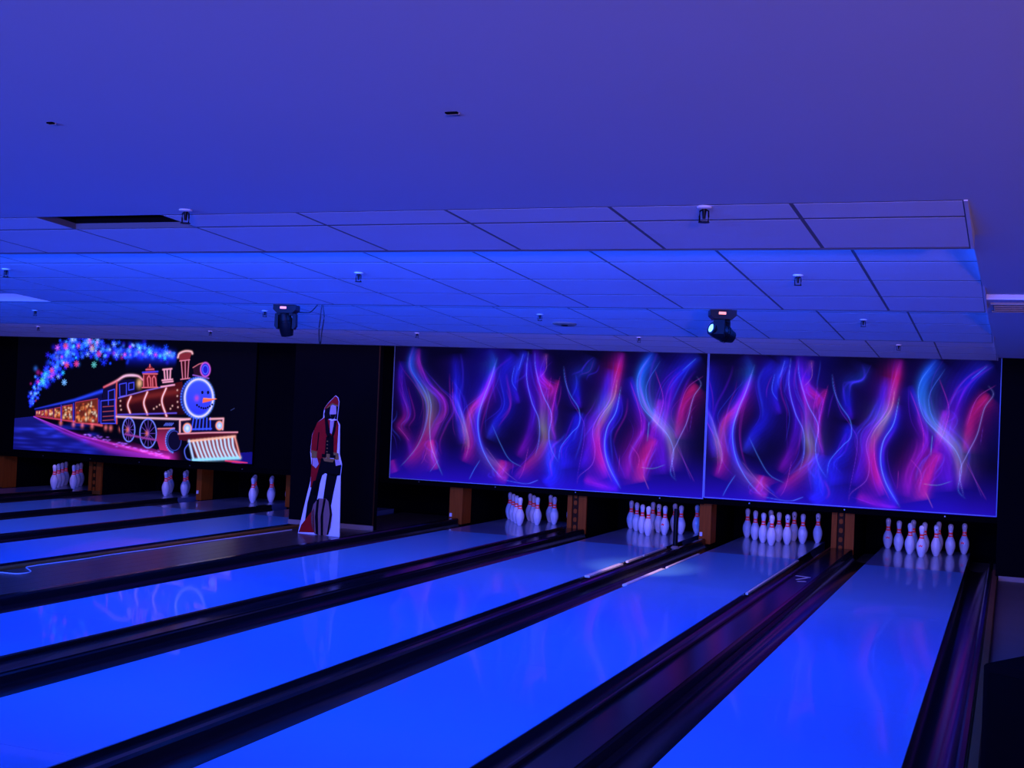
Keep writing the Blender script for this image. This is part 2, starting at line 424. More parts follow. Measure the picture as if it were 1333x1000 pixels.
# ------------------------------------------------------------------ pit, masking and kickbacks
MASK_Y = -0.33
tag(MB().box(-18, 6, 1.25, 1.3, -0.14, 2.9).build('wall_pit', M['black_cloth']), 'black curtain at the back of the pin pits', kind='structure')
tag(MB().box(-18, 6, MASK_Y + 0.02, MASK_Y + 0.06, 0.53, 2.9).build('wall_masking', M['black_wall']), 'black masking wall above the pins', kind='structure')
tag(MB().box(-7.55, -6.34, -1.98, -1.90, -0.004, 2.40).build('wall_partition', M['black_wall']), 'black partition panel behind the card cutout', kind='structure')
tag(MB().box(-7.55, -6.34, -1.995, -1.98, -0.004, 0.055).build('baseboard_partition', M['white_trim']), 'pale skirting at the foot of the black partition', kind='structure')
tag(MB().box(-6.352, -6.338, -1.996, -1.982, 0.055, 2.38).build('trim_6', M['wood_dark']), 'thin corner strip on the edge of the black partition', kind='structure')
tag(MB().box(0.85, 6, -1.60, -1.52, -0.02, 2.9).build('wall_masking_right', M['black_wall']), 'black wall right of the pins', kind='structure')
tag(MB().box(0.88, 6, -1.612, -1.60, -0.02, 0.03).build('baseboard_right', M['white_trim']), 'thin pale skirting at the foot of the right black wall', kind='structure')
# valances under the banners
def valance(x0, x1, z0, z1, label):
    r = empty('valance', ((x0 + x1)/2, MASK_Y, z0)); tag(r, label, 'valance', 'black valances under the banners')
    b = MB().box(x0, x1, MASK_Y - 0.015, MASK_Y + 0.018, z0, z1).build('board', M['black_cloth'], r); b.location = Vector((-(x0+x1)/2, -MASK_Y, -z0))
    n = max(2, int((x1 - x0) / 0.9))
    for i in range(n):
        x = x0 + (i + 0.5) * (x1 - x0) / n
        b = MB().cbox(x - 0.008, x + 0.008, MASK_Y - 0.024, MASK_Y - 0.014, z0 + 0.035, z0 + 0.05, 0.003).build('screw_cap', M['grey_metal'], r); b.location = Vector((-(x0+x1)/2, -MASK_Y, -z0))
valance(-7.08, -2.59, 0.478, 0.538, 'black valance board below the wider flame banner')
valance(-2.588, 0.84, 0.488, 0.556, 'black valance board below the right flame banner')
valance(-17.0, -7.085, 0.49, 0.553, 'long black valance board below the train banner')

def kickback(xa, xb, kind, label, sensor=False, yf=-0.27):
    r = empty('kickback', ((xa + xb)/2, yf, -0.12)); tag(r, label, 'kickback', 'wooden kickbacks between the pin decks')
    off = Vector((-(xa+xb)/2, -yf, 0.12))
    def put(mb, n, m, par=r):
        o = mb.build(n, m, par); o.location = off if par is r else (0, 0, 0); return o
    put(MB().box(xa + 0.012, xb - 0.012, yf + 0.03, 1.22, -0.12, 0.56), 'side_panel', M['black_wall'])
    if kind == 'wide':
        tw = (xb - xa)
        put(MB().cbox(xa, xa + tw*0.24, yf, yf + 0.035, -0.02, 0.52, 0.004), 'front_board', M['wood'])
        put(MB().cbox(xa + tw*0.27, xa + tw*0.56, yf + 0.012, yf + 0.04, -0.02, 0.52, 0.004), 'carved_panel', M['wood_dark'])
        for z in (0.06, 0.16, 0.27, 0.38, 0.47):
            o = put(MB().cbox(xa + tw*0.33, xa + tw*0.5, yf + 0.004, yf + 0.014, z - 0.03, z + 0.03, 0.012), 'carving', M['wood'])
        put(MB().cbox(xa + tw*0.59, xb, yf, yf + 0.035, -0.02, 0.52, 0.004), 'front_board', M['wood'])
        put(MB().box(xa + 0.01, xb - 0.01, yf - 0.006, yf + 0.02, -0.02, 0.035), 'kick_plate', M['wood_strip'])
    else:
        put(MB().cbox(xa, xb, yf, yf + 0.035, -0.02, 0.52, 0.004), 'front_board', M['wood'])
        put(MB().cbox(xb - 0.012, xb, yf + 0.035, yf + 0.30, -0.02, 0.50, 0.003), 'side_board', M['wood'])
        put(MB().cbox(xa - 0.02, xb + 0.05, yf - 0.004, yf + 0.03, 0.505, 0.53, 0.003), 'top_bracket', M['wood_strip'])
    if sensor:
        put(MB().cbox(xa + 0.012, xa + 0.045, yf - 0.014, yf, 0.075, 0.125, 0.003), 'sensor', M['white_plastic'])
kickback(edge('C', 1), edge('D', -1), 'wide', 'wide carved wooden kickback front between the two rightmost racks of pins')
kickback(edge('B', 1) - 0.03, edge('C', -1) + 0.05, 'narrow', 'narrow wooden kickback front under the seam between the flame banners', True)
kickback(edge('A', 1), edge('B', -1), 'wide', 'carved wooden kickback front left of the third rack from the right')
kickback(edge('A', -1) - 0.16, edge('A', -1) + 0.03, 'narrow', 'wooden kickback front at the left end of the wide flame banner', True)
kickback(edge('F', 1) - 0.02, edge('F', 1) + 0.12, 'narrow', 'wooden kickback front just left of the card cutout', yf=0.22)
kickback(edge('G', 1) - 0.02, edge('G', 1) + 0.07, 'narrow', 'wooden kickback front with white sensor under the train', True, yf=0.22)
kickback(edge('H', 1), edge('G', -1), 'wide', 'wooden kickback front below the railway carriages of the banner', yf=-0.12)
kickback(edge('H', -1) - 0.35, edge('H', -1) - 0.02, 'narrow', 'wooden kickback front at the far left edge', True)

# black pole in front of the third rack
pr = empty('support_pole', (-2.60, -1.68, 0.05)); tag(pr, 'slim short black pole standing on the capping before the third rack from the right', 'pole')
MB().lathe([(0, 0), (0.028, 0), (0.028, 0.455), (0, 0.455)], 16).build('shaft', M['black_metal'], pr, True)
MB().lathe([(0, 0), (0.05, 0), (0.05, 0.012), (0.03, 0.03), (0, 0.03)], 16).build('foot', M['white_trim'], pr, True)

# ------------------------------------------------------------------ pins
IN = 0.0254
prof_in = [(0, 1.0), (0.15, 1.04), (0.75, 1.414), (1.5, 1.72), (2.25, 1.953), (3.375, 2.255), (4.5, 2.383), (5.2, 2.36), (5.875, 2.282),
           (6.6, 2.10), (7.25, 1.852), (8.0, 1.52), (8.625, 1.236), (9.375, 0.983), (10, 0.899), (10.875, 0.935), (11.75, 1.047),
           (12.625, 1.203), (13.2, 1.262), (13.7, 1.273), (14.2, 1.17), (14.6, 0.93), (14.85, 0.62), (14.97, 0.3), (15, 0.0)]
PR = [(r * IN, z * IN) for z, r in prof_in]
def pin_r(z):
    zz = [q[1] for q in PR]; rr = [q[0] for q in PR]
    return float(np.interp(z, zz, rr))
pin_body = MB().lathe([(0, 0)] + PR, 24).mesh('pin_body', M['pin'], True)
def band(z0, z1, mat, name):
    zs = np.linspace(z0, z1, 5); e = 0.0006
    p = [(pin_r(zs[0]) - 0.001, zs[0])] + [(pin_r(z) + e, z) for z in zs] + [(pin_r(zs[-1]) - 0.001, zs[-1])]
    return MB().lathe(p, 24).mesh(name, mat, True)
band_lo = band(0.222, 0.240, M['pin_red'], 'neck_band_lower')
band_hi = band(0.250, 0.276, M['pin_red'], 'neck_band_upper')
def patch(poly, z0, ang, mat, name):
    """flat print wrapped round the belly of a pin"""
    vs = []; n = len(poly)
    for a, z in poly:
        r = pin_r(z0 + z) + 0.0008
        vs.append((r * math.cos(ang + a), r * math.sin(ang + a), z0 + z))
    r = pin_r(z0) + 0.0012
    vs.append((r * math.cos(ang), r * math.sin(ang), z0))
    return MB().add(vs, [(i, (i+1) % n, n) for i in range(n)]).mesh(name, mat)
crown = patch([(-0.32, -0.014), (0.32, -0.014), (0.42, 0.016), (0.2, 0.0), (0.0, 0.022), (-0.2, 0.0), (-0.42, 0.016)], 0.135, -math.pi/2 - 0.1, M['pin_red'], 'crown_print')
scuff = patch([(-0.22, -0.006), (0.0, -0.009), (0.22, -0.006), (0.24, 0.004), (0.0, 0.009), (-0.2, 0.006)], 0.318, -math.pi/2 + 0.2, M['pin_scuff'], 'black_mark')
PPOS = {1: (0, 0), 2: (-.1524, .264), 3: (.1524, .264), 4: (-.3048, .528), 5: (0, .528), 6: (.3048, .528),
        7: (-.4572, .792), 8: (-.1524, .792), 9: (.1524, .792), 10: (.4572, .792)}
PTXT = {1: 'foremost', 2: 'second row left', 3: 'second row right', 4: 'third row left', 5: 'third row middle',
        6: 'third row right', 7: 'back far left', 8: 'back inner left', 9: 'back inner right', 10: 'back far right'}
STAND = {k: range(1, 11) for k in 'ABCDH'}
STAND['F'] = (3, 5, 8, 6, 9, 10); STAND['G'] = (3, 5, 8, 6, 9, 10)
CROWNS = {('D', 7), ('D', 1), ('D', 10), ('B', 3)}
SCUFFS = {('C', 3), ('C', 9), ('C', 10), ('D', 3), ('B', 5)}
RACK_TXT = {'D': 'the rightmost rack', 'C': 'the second rack from the right', 'B': 'the third rack from the right',
            'A': 'the fourth rack from the right', 'F': 'the rack left of the card cutout', 'G': 'the rack under the train engine',
            'H': 'the leftmost rack'}
for k, nums in STAND.items():
    for n in nums:
        o = link('bowling_pin', pin_body)
        dx, dy = PPOS[n]
        o.location = (LANES[k] + dx, dy, 0.0005)
        o.rotation_euler = (0, 0, (n * 0.7 + ord(k)) % 0.5 - 0.25)
        tag(o, 'white bowling pin with red bands, %s, %s' % (PTXT[n], RACK_TXT[k].replace('the ', '', 1)), 'bowling pin', 'pins of ' + RACK_TXT[k])
        link('neck_band', band_lo, o); link('neck_band', band_hi, o)
        if (k, n) in CROWNS: link('crown_print', crown, o)
        if (k, n) in SCUFFS: link('black_mark', scuff, o)

# ------------------------------------------------------------------ printed banners
def lin(c):
    c = np.asarray(c, float) / 255.0
    return np.where(c <= 0.04045, c / 12.92, ((c + 0.055) / 1.055) ** 2.4)
class Canvas:
    """a sheet of point colours in metres, x to the right, z up"""
    def __init__(self, x0, x1, z0, z1, nx, nz, bg):
        self.x = np.linspace(x0, x1, nx); self.z = np.linspace(z0, z1, nz)
        self.a = np.zeros((nz, nx, 3)); self.a[:] = lin(bg)
        self.px = (x1 - x0) / nx
    def window(self, xa, xb, za, zb):
        i0, i1 = np.searchsorted(self.x, [xa, xb]); j0, j1 = np.searchsorted(self.z, [za, zb])
        return slice(j0, j1), slice(i0, i1)
    def dist(self, pts, pad):
        pts = np.asarray(pts, float)
        sj, si = self.window(pts[:, 0].min() - pad, pts[:, 0].max() + pad, pts[:, 1].min() - pad, pts[:, 1].max() + pad)
        X, Z = np.meshgrid(self.x[si], self.z[sj])
        if X.size == 0: return sj, si, None, None
        best = np.full(X.shape, 1e9); tt = np.zeros(X.shape); sg = np.zeros(X.shape)
        seg = np.diff(pts, axis=0); ln = np.maximum(np.hypot(seg[:, 0], seg[:, 1]), 1e-9); cum = np.concatenate([[0], np.cumsum(ln)])
        for k in range(len(seg)):
            t = np.clip(((X - pts[k, 0]) * seg[k, 0] + (Z - pts[k, 1]) * seg[k, 1]) / ln[k] ** 2, 0, 1)
            d = np.hypot(X - pts[k, 0] - t * seg[k, 0], Z - pts[k, 1] - t * seg[k, 1])
            m = d < best; best[m] = d[m]; tt[m] = (cum[k] + t[m] * ln[k]) / cum[-1]
            sg[m] = np.sign((X[m] - pts[k, 0]) * seg[k, 1] - (Z[m] - pts[k, 1]) * seg[k, 0])
        self.sg = sg
        return sj, si, best, tt
    def ribbon(self, pts, width, colors, alpha=1.0, mode='add', fade=0.12, profile='soft', side=0):
        """stroke along pts; width and colours run along it"""
        wmax = np.max(width)
        sj, si, d, t = self.dist(pts, wmax * (3.6 if side else 2.2) + self.px)
        if d is None: return
        wd = np.interp(t, np.linspace(0, 1, np.size(width)), np.atleast_1d(width))
        if side:
            wd = np.where(self.sg * side > 0, wd * 1.9, wd * 0.32)
            k = np.exp(-(d / wd) ** 1.5 * 1.6) * (0.82 + 0.18 * np.sin(d * 95 + t * 17) * np.sin(t * 31 + d * 40))
        elif profile == 'soft': k = np.exp(-(d / wd) ** 2 * 1.6)
        else: k = np.clip((wd - d) / self.px + 0.5, 0, 1)
        if fade > 0: k = k * np.clip(np.minimum(t, 1 - t) / fade, 0, 1) ** 0.7
        cs = np.array([lin(c) for c in np.atleast_2d(colors)])
        c = np.stack([np.interp(t, np.linspace(0, 1, len(cs)), cs[:, q]) for q in range(3)], -1)
        k = (k * alpha)[..., None]
        if mode == 'add': self.a[sj, si] += k * c
        else: self.a[sj, si] = self.a[sj, si] * (1 - k) + c * k
    def poly(self, pts, color, alpha=1.0, color2=None):
        pts = np.asarray(pts, float)
        sj, si = self.window(pts[:, 0].min(), pts[:, 0].max(), pts[:, 1].min(), pts[:, 1].max())
        X, Z = np.meshgrid(self.x[si], self.z[sj])
        if X.size == 0: return
        ins = np.zeros(X.shape, bool); n = len(pts)
        for i in range(n):
            x1, z1 = pts[i]; x2, z2 = pts[(i + 1) % n]
            if z1 == z2: continue
            c = ((z1 > Z) != (z2 > Z)) & (X < (x2 - x1) * (Z - z1) / (z2 - z1) + x1)
            ins ^= c
        k = (ins * alpha)[..., None]
        c = lin(color)
        if color2 is not None:
            f = np.clip((Z - pts[:, 1].min()) / (np.ptp(pts[:, 1]) + 1e-9), 0, 1)[..., None]
            c = c * f + lin(color2) * (1 - f)
        self.a[sj, si] = self.a[sj, si] * (1 - k) + c * k
    def blob(self, c, rx, rz, color, alpha=1.0, mode='add'):
        sj, si = self.window(c[0] - 2.2*rx, c[0] + 2.2*rx, c[1] - 2.2*rz, c[1] + 2.2*rz)
        X, Z = np.meshgrid(self.x[si], self.z[sj])
        if X.size == 0: return
        k = (np.exp(-(((X - c[0]) / rx) ** 2 + ((Z - c[1]) / rz) ** 2) * 1.4) * alpha)[..., None]
        if mode == 'add': self.a[sj, si] += k * lin(color)
        else: self.a[sj, si] = self.a[sj, si] * (1 - k) + lin(color) * k
    def sheet(self, name, y, mat, parent, off):
        nz, nx = self.a.shape[:2]
        X, Z = np.meshgrid(self.x, self.z)
        co = np.stack([X + off[0], np.full_like(X, y + off[1]), Z + off[2]], -1).reshape(-1, 3).astype(np.float32)
        idx = np.arange(nx * nz).reshape(nz, nx)
        q = np.stack([idx[:-1, :-1], idx[:-1, 1:], idx[1:, 1:], idx[1:, :-1]], -1).reshape(-1, 4)
        me = bpy.data.meshes.new(name)
        me.vertices.add(len(co)); me.vertices.foreach_set('co', co.ravel())
        me.loops.add(q.size); me.loops.foreach_set('vertex_index', q.ravel().astype(np.int32))
        me.polygons.add(len(q)); me.polygons.foreach_set('loop_start', np.arange(0, q.size, 4, dtype=np.int32))
        me.update(calc_edges=True)
        at = me.attributes.new('ink', 'FLOAT_COLOR', 'POINT')
        rgba = np.concatenate([np.clip(self.a, 0, 1), np.ones((nz, nx, 1))], -1).astype(np.float32)
        at.data.foreach_set('color', rgba.ravel())
        me.materials.append(mat)
        return link(name, me, parent)
def smooth_pts(pts, n=6):
    """Catmull-Rom through the points"""
    p = np.asarray(pts, float)
    if len(p) < 3: return p
    q = np.vstack([2*p[0] - p[1], p, 2*p[-1] - p[-2]]); out = []
    for i in range(1, len(q) - 2):
        for t in np.linspace(0, 1, n, endpoint=False):
            a, b, c, d = q[i-1], q[i], q[i+1], q[i+2]
            out.append(0.5 * (2*b + (c - a)*t + (2*a - 5*b + 4*c - d)*t*t + (3*b - a - 3*c + d)*t**3))
    out.append(p[-1]); return np.array(out)

BAN_Y = -0.35
FLAME_Z0, FLAME_Z1 = 0.558, 2.60
def fp(pts):    # points read on the photograph (enlarged about 490,440) -> metres on the banner plane
    return np.array([on_y(490 + a / 3.0295, 440 + b / 3.0295, BAN_Y)[[0, 2]] for a, b in pts])
S = 1 / 3.0295 * 0.0098    # enlarged photo pixel -> metres, roughly
PURPLE, MAG, RED, BLU, CYA, TEAL, YEL = (70, 15, 190), (150, 20, 170), (190, 25, 60), (25, 30, 220), (60, 120, 250), (20, 90, 170), (130, 120, 90)
RIB = [  # points, half width in enlarged pixels, colours along, strength
    ([(150,30),(135,110),(168,180),(205,250),(207,330),(185,400),(140,470),(105,505)], [26,26,24,28,30,34,34,26], [(20,50,230),(20,80,220),(30,70,190),(110,110,110),(140,90,60),(150,35,50),(150,25,60),(90,15,120)], .75),
    ([(165,40),(170,110),(215,190),(262,240),(270,290),(240,345),(215,420),(245,500)], [14,14,18,20,20,18,22,24], [MAG,MAG,PURPLE,MAG,(140,30,110),MAG,(140,30,90),(60,30,190)], .55),
    ([(100,90),(95,190),(115,300),(90,350),(125,400),(140,470)], [22,26,28,24,20,20], [BLU,PURPLE,PURPLE,(140,20,120),(120,20,120),PURPLE], .5),
    ([(215,400),(225,470),(235,520)], [22,26,22], [RED,(170,50,50),(150,30,70)], .7),
    ([(310,60),(315,180),(325,300),(340,420)], [38,34,30,26], [(8,8,110),BLU,(30,20,200),PURPLE], .5),
    ([(440,40),(462,90),(448,160),(412,240),(395,330),(410,420),(450,480),(520,525)], [30,26,22,20,18,20,26,24], [(15,20,150),(10,80,160),BLU,(60,60,230),BLU,(60,60,220),(120,80,120),(150,40,50)], .65),
    ([(470,110),(425,220),(375,285),(362,350),(368,420),(345,490)], [14,20,24,24,24,26], [PURPLE,MAG,RED,(160,60,80),(150,25,90),(170,20,140)], .75),
    ([(300,210),(330,290),(350,370),(362,440)], [12,14,16,14], [PURPLE,(80,80,150),YEL,(120,70,90)], .6),
    ([(545,60),(500,140),(510,260),(470,330),(440,400)], [46,44,40,30,26], [BLU,(15,25,180),(15,20,170),BLU,(50,60,210)], .55),
    ([(590,50),(555,130),(545,190),(560,260)], [20,18,16,14], [BLU,(40,70,240),BLU,PURPLE], .5),
    ([(625,40),(640,150),(655,240),(655,330),(662,400),(640,450),(595,500),(545,555)], [24,24,26,28,26,28,26,24], [PURPLE,PURPLE,MAG,(120,60,140),YEL,(140,50,80),(150,25,60),(100,20,140)], .7),
    ([(670,60),(655,150),(690,200),(672,240)], [14,16,20,18], [(110,50,90),PURPLE,RED,(120,15,110)], .6),
    ([(600,60),(595,170),(620,270),(600,380),(560,470)], [30,30,26,26,26], [BLU,PURPLE,PURPLE,(90,15,170),MAG], .5),
    ([(715,165),(700,230),(690,320),(705,420)], [14,16,16,14], [RED,(150,20,110),MAG,PURPLE], .5),
    ([(690,400),(680,470),(690,540),(660,575)], [36,44,48,40], [BLU,(20,60,230),(20,50,230),BLU], .65),
    ([(860,75),(835,130),(795,150),(790,210),(800,280)], [26,26,28,24,18], [(12,25,120),(10,50,140),(10,35,140),BLU,PURPLE], .55),
    ([(800,290),(770,390),(735,440),(745,520)], [30,40,44,40], [BLU,BLU,BLU,(30,20,200)], .55),
    ([(968,55),(950,150),(932,235),(895,315),(872,370),(875,440),(890,500),(905,555)], [24,26,26,28,26,24,24,22], [MAG,(190,20,90),(170,50,70),YEL,(150,70,60),RED,(190,20,90),MAG], .85),
    ([(925,120),(890,260),(850,330),(840,420),(810,520)], [30,34,34,30,28], [(50,20,190),BLU,PURPLE,(70,20,190),PURPLE], .6),
    ([(960,220),(945,300),(905,380),(905,450),(925,520),(955,590)], [24,26,24,22,20,18], [PURPLE,BLU,(70,30,210),BLU,(60,60,230),BLU], .6),
    ([(1098,50),(1050,120),(1038,190),(1062,265),(1100,320),(1148,380),(1165,450),(1165,530)], [32,30,27,26,28,28,26,24], [(15,50,200),(15,90,220),(30,110,200),(50,110,160),(80,120,130),(110,110,110),(120,80,110),(100,30,150)], .95),
    ([(1280,75),(1215,125),(1170,190),(1140,300),(1125,420),(1130,540)], [30,38,44,46,44,44], [(20,40,190),BLU,(80,15,180),(110,20,180),(100,20,180),(90,20,190)], .7),
    ([(1265,180),(1222,235),(1195,320),(1185,400)], [26,28,26,22], [RED,(180,20,70),(170,20,80),(120,30,110)], .75),
    ([(1100,395),(1070,450),(1045,530),(1050,570)], [30,34,36,30], [(170,25,80),(190,25,60),(200,30,70),(170,40,70)], .8),
    ([(1120,240),(1105,300),(1085,400)], [20,20,20], [MAG,(170,20,120),MAG], .5),
    ([(1000,150),(1035,270),(1050,360),(1000,470),(985,560)], [18,22,24,28,30], [BLU,PURPLE,MAG,(150,20,150),MAG], .5),
    ([(500,480),(490,540),(520,560)], [30,34,28], [RED,(190,40,50),(150,40,60)], .6),
    ([(60,480),(75,530)], [20,24], [(140,20,70),(130,20,110)], .6),
    ([(820,560),(900,590),(960,600)], [24,24,20], [(170,20,120),(150,20,160),PURPLE], .5)]
LINES = [  # thin glowing lines
    ([(130,60),(140,130),(185,200),(205,260),(195,340),(165,420),(120,480),(90,510)], 1.6, (70,140,220), .7),
    ([(195,190),(215,260),(210,340),(215,420),(235,480),(262,545)], 1.8, (90,150,220), .9),
    ([(160,60),(200,170),(240,210),(270,260),(265,320),(228,345)], 1.4, (140,50,190), .7),
    ([(100,120),(105,230),(130,290)], 1.2, (90,40,200), .6), ([(85,350),(110,380),(132,410)], 1.2, (170,60,170), .7),
    ([(205,420),(190,470),(175,500)], 1.1, (150,60,110), .7), ([(245,480),(210,530)], 1.2, (70,120,220), .7),
    ([(478,75),(450,165),(418,250),(400,330),(412,420),(450,500),(500,560)], 1.9, (90,150,250), .95),
    ([(470,95),(430,230),(395,300)], 1.2, (150,50,190), .6), ([(300,170),(305,260),(340,350),(350,430),(345,470)], 1.4, (170,50,110), .7),
    ([(322,250),(345,330),(365,410),(350,480)], 1.3, (120,130,150), .6), ([(410,480),(385,520),(365,560)], 1.5, (70,130,240), .8),
    ([(455,340),(490,420),(525,480),(575,510)], 1.4, (80,130,220), .8), ([(430,430),(500,520),(560,570)], 1.4, (140,90,150), .7),
    ([(600,50),(592,150),(612,250),(640,320),(642,400),(625,470)], 1.8, (110,130,250), .9),
    ([(625,55),(628,120),(655,220),(690,300),(680,380),(690,440),(718,492)], 1.8, (90,130,250), .9),
    ([(718,492),(728,430),(770,375),(800,340),(798,280),(765,225),(745,170),(738,110)], 1.6, (80,130,240), .85),
    ([(668,60),(670,120),(642,160)], 1.3, (150,90,110), .8), ([(545,110),(535,170),(555,210)], 1.4, (70,110,250), .8), ([(580,60),(560,130)], 1.3, (90,120,250), .8),
    ([(725,150),(700,250),(690,330),(705,400)], 1.2, (190,50,170), .8), ([(690,150),(675,260),(700,340)], 1.2, (160,40,170), .7),
    ([(600,430),(580,520),(560,560)], 1.2, (170,60,150), .7), ([(500,560),(590,575),(640,560)], 1.4, (80,120,230), .7),
    ([(967,65),(938,170),(920,245),(872,315),(852,370),(862,440),(850,500),(800,545),(790,580)], 1.6, (150,70,190), .8),
    ([(950,160),(935,240),(885,310),(866,350)], 1.5, (180,140,110), .8), ([(880,330),(880,420),(900,500),(930,570)], 1.4, (200,60,130), .7),
    ([(965,190),(945,290),(910,355),(900,430),(918,510),(965,598)], 1.9, (110,160,230), .95),
    ([(740,110),(760,230),(800,300),(822,370),(790,560)], 1.2, (120,50,200), .6),
    ([(1090,60),(1040,130),(1028,190),(1048,270),(1100,330),(1150,385),(1172,450),(1160,530),(1185,565)], 1.7, (90,150,230), .8),
    ([(1120,90),(1065,190),(1080,280),(1130,330)], 1.4, (70,120,240), .7), ([(1075,330),(1068,410)], 1.4, (90,160,210), .7),
    ([(1000,170),(1030,260),(1045,330),(1040,400)], 1.2, (190,50,150), .8), ([(1098,125),(1130,230),(1120,300),(1095,370)], 1.2, (180,50,170), .8),
    ([(1262,150),(1280,185),(1250,235),(1225,330),(1190,405),(1165,470),(1178,555)], 1.7, (130,130,210), .9),
    ([(1290,150),(1225,200),(1190,300)], 1.2, (170,60,170), .7), ([(1262,80),(1205,130)], 1.5, (70,130,200), .7),
    ([(1185,430),(1220,500),(1255,570)], 1.2, (150,60,150), .7), ([(1190,420),(1240,560)], 1.0, (110,60,180), .7),
    ([(1000,420),(1035,470),(1030,520)], 1.2, (190,60,160), .7), ([(1040,510),(1090,515),(1140,500)], 1.2, (90,150,130), .7),
    ([(1050,540),(1075,600)], 1.2, (200,110,110), .7), ([(960,460),(955,530)], 1.0, (170,50,150), .6),
    ([(640,560),(600,575)], 1.2, (90,120,230), .6), ([(1245,300),(1235,370)], 1.0, (110,60,190), .5)]
def flame_canvas(x0, x1, nx, nz, shift):
    cv = Canvas(x0, x1, FLAME_Z0, FLAME_Z1, nx, nz, (6, 3, 36))
    # ground haze and mottling of the print
    zz = np.clip((cv.z - FLAME_Z0) / 0.62, 0, 1)
    cv.a += ((1 - zz) ** 1.8)[:, None, None] * lin((40, 14, 190)) * 0.75
    ph = rng.uniform(0, 6, 6)
    X, Z = np.meshgrid(cv.x - shift, cv.z)
    mot = (np.sin(X*3.1 + ph[0] + np.sin(Z*2.2)) + np.sin(X*5.3 + Z*1.4 + ph[1]) + np.sin(X*1.7 - Z*2.5 + ph[2])) / 3
    cv.a += (np.clip(mot, 0, 1) ** 1.2)[..., None] * lin((14, 10, 130)) * 0.4
    for i, (pts, wd, cs, al) in enumerate(RIB):
        p = smooth_pts(fp(pts)); p[:, 0] += shift
        if p[:, 0].max() < x0 - .3 or p[:, 0].min() > x1 + .3: continue
        cv.ribbon(p, np.array(wd) * S * 0.9, cs, al * 0.45, fade=0.10)
        cv.ribbon(p + np.array([(1 if i % 2 else -1) * 0.02, 0]), np.array(wd) * S * 1.0, cs, al * 0.62, fade=0.10, side=1 if i % 2 else -1)
        cv.ribbon(p, np.array(wd) * S * 2.6, [(52, 12, 165)], 0.10, fade=0.10)
    for pts, wd, c, al in LINES:
        p = smooth_pts(fp(pts)); p[:, 0] += shift
        if p[:, 0].max() < x0 - .3 or p[:, 0].min() > x1 + .3: continue
        cv.ribbon(p, [wd * 2.6 * S], c, al * 0.14, fade=0.1)
        cv.ribbon(p, np.array([.35, .8, 1, .8, .35]) * wd * 0.85 * S, c, al * 0.62, fade=0.15)
    # fine wisps following the flames
    for _ in range(190):
        pts, wd, cs, al = RIB[rng.integers(len(RIB))]
        p = smooth_pts(fp(pts)); n = len(p); a = rng.integers(0, max(1, n // 2)); b = min(n, a + max(5, n // 2))
        q = p[a:b] + np.array([rng.normal(0, 0.07) + shift, 0]); q[:, 0] += np.sin(np.linspace(0, rng.uniform(1, 4), len(q))) * rng.normal(0, 0.05)
        if len(q) < 3 or q[:, 0].max() < x0 or q[:, 0].min() > x1: continue
        cv.ribbon(q, [rng.uniform(0.004, 0.02)], [(60,40,210),(140,30,150),(50,70,220),(90,20,190)][rng.integers(4)], 0.24, fade=0.3)
    return cv
def banner(name, x0, x1, z0, z1, cv, mat, label, edge_col, left_edge=True):
    base = ((x0 + x1) / 2, BAN_Y, z0)
    r = empty(name, base); tag(r, label, 'banner')
    off = Vector((-base[0], -base[1], -base[2]))
    cv.sheet('printed_sheet', BAN_Y, mat, r, off)
    b = MB().box(x0, x1, BAN_Y + 0.002, BAN_Y + 0.020, z0, z1).build('backing', M['black_cloth'], r); b.location = off
    for xa, xb, za, zb in ([(x0 - 0.004, x0 + 0.006, z0 - 0.006, z1)] if left_edge else []) + [(x1 - 0.006, x1 + 0.004, z0 - 0.006, z1), (x0, x1, z0 - 0.006, z0 + 0.004)]:
        b = MB().cbox(xa, xb, BAN_Y - 0.006, BAN_Y + 0.02, za, zb, 0.002).build('hem', edge_col, r); b.location = off
    return r
M['hem'] = material('reactive_hem_tape', (0.25, 0.32, 0.8), 0.6, noise=0.2, nscale=12, emit=(0.10, 0.16, 0.75), estr=0.12)
BX = (-6.968, -2.600, -2.586, 0.829)
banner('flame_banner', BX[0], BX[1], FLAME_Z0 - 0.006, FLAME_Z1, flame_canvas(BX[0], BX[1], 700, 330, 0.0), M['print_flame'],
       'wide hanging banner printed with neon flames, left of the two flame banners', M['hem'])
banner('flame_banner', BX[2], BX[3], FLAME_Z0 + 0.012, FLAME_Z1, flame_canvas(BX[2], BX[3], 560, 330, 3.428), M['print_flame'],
       'hanging banner printed with neon flames, the right one above the two rightmost racks', M['hem'])

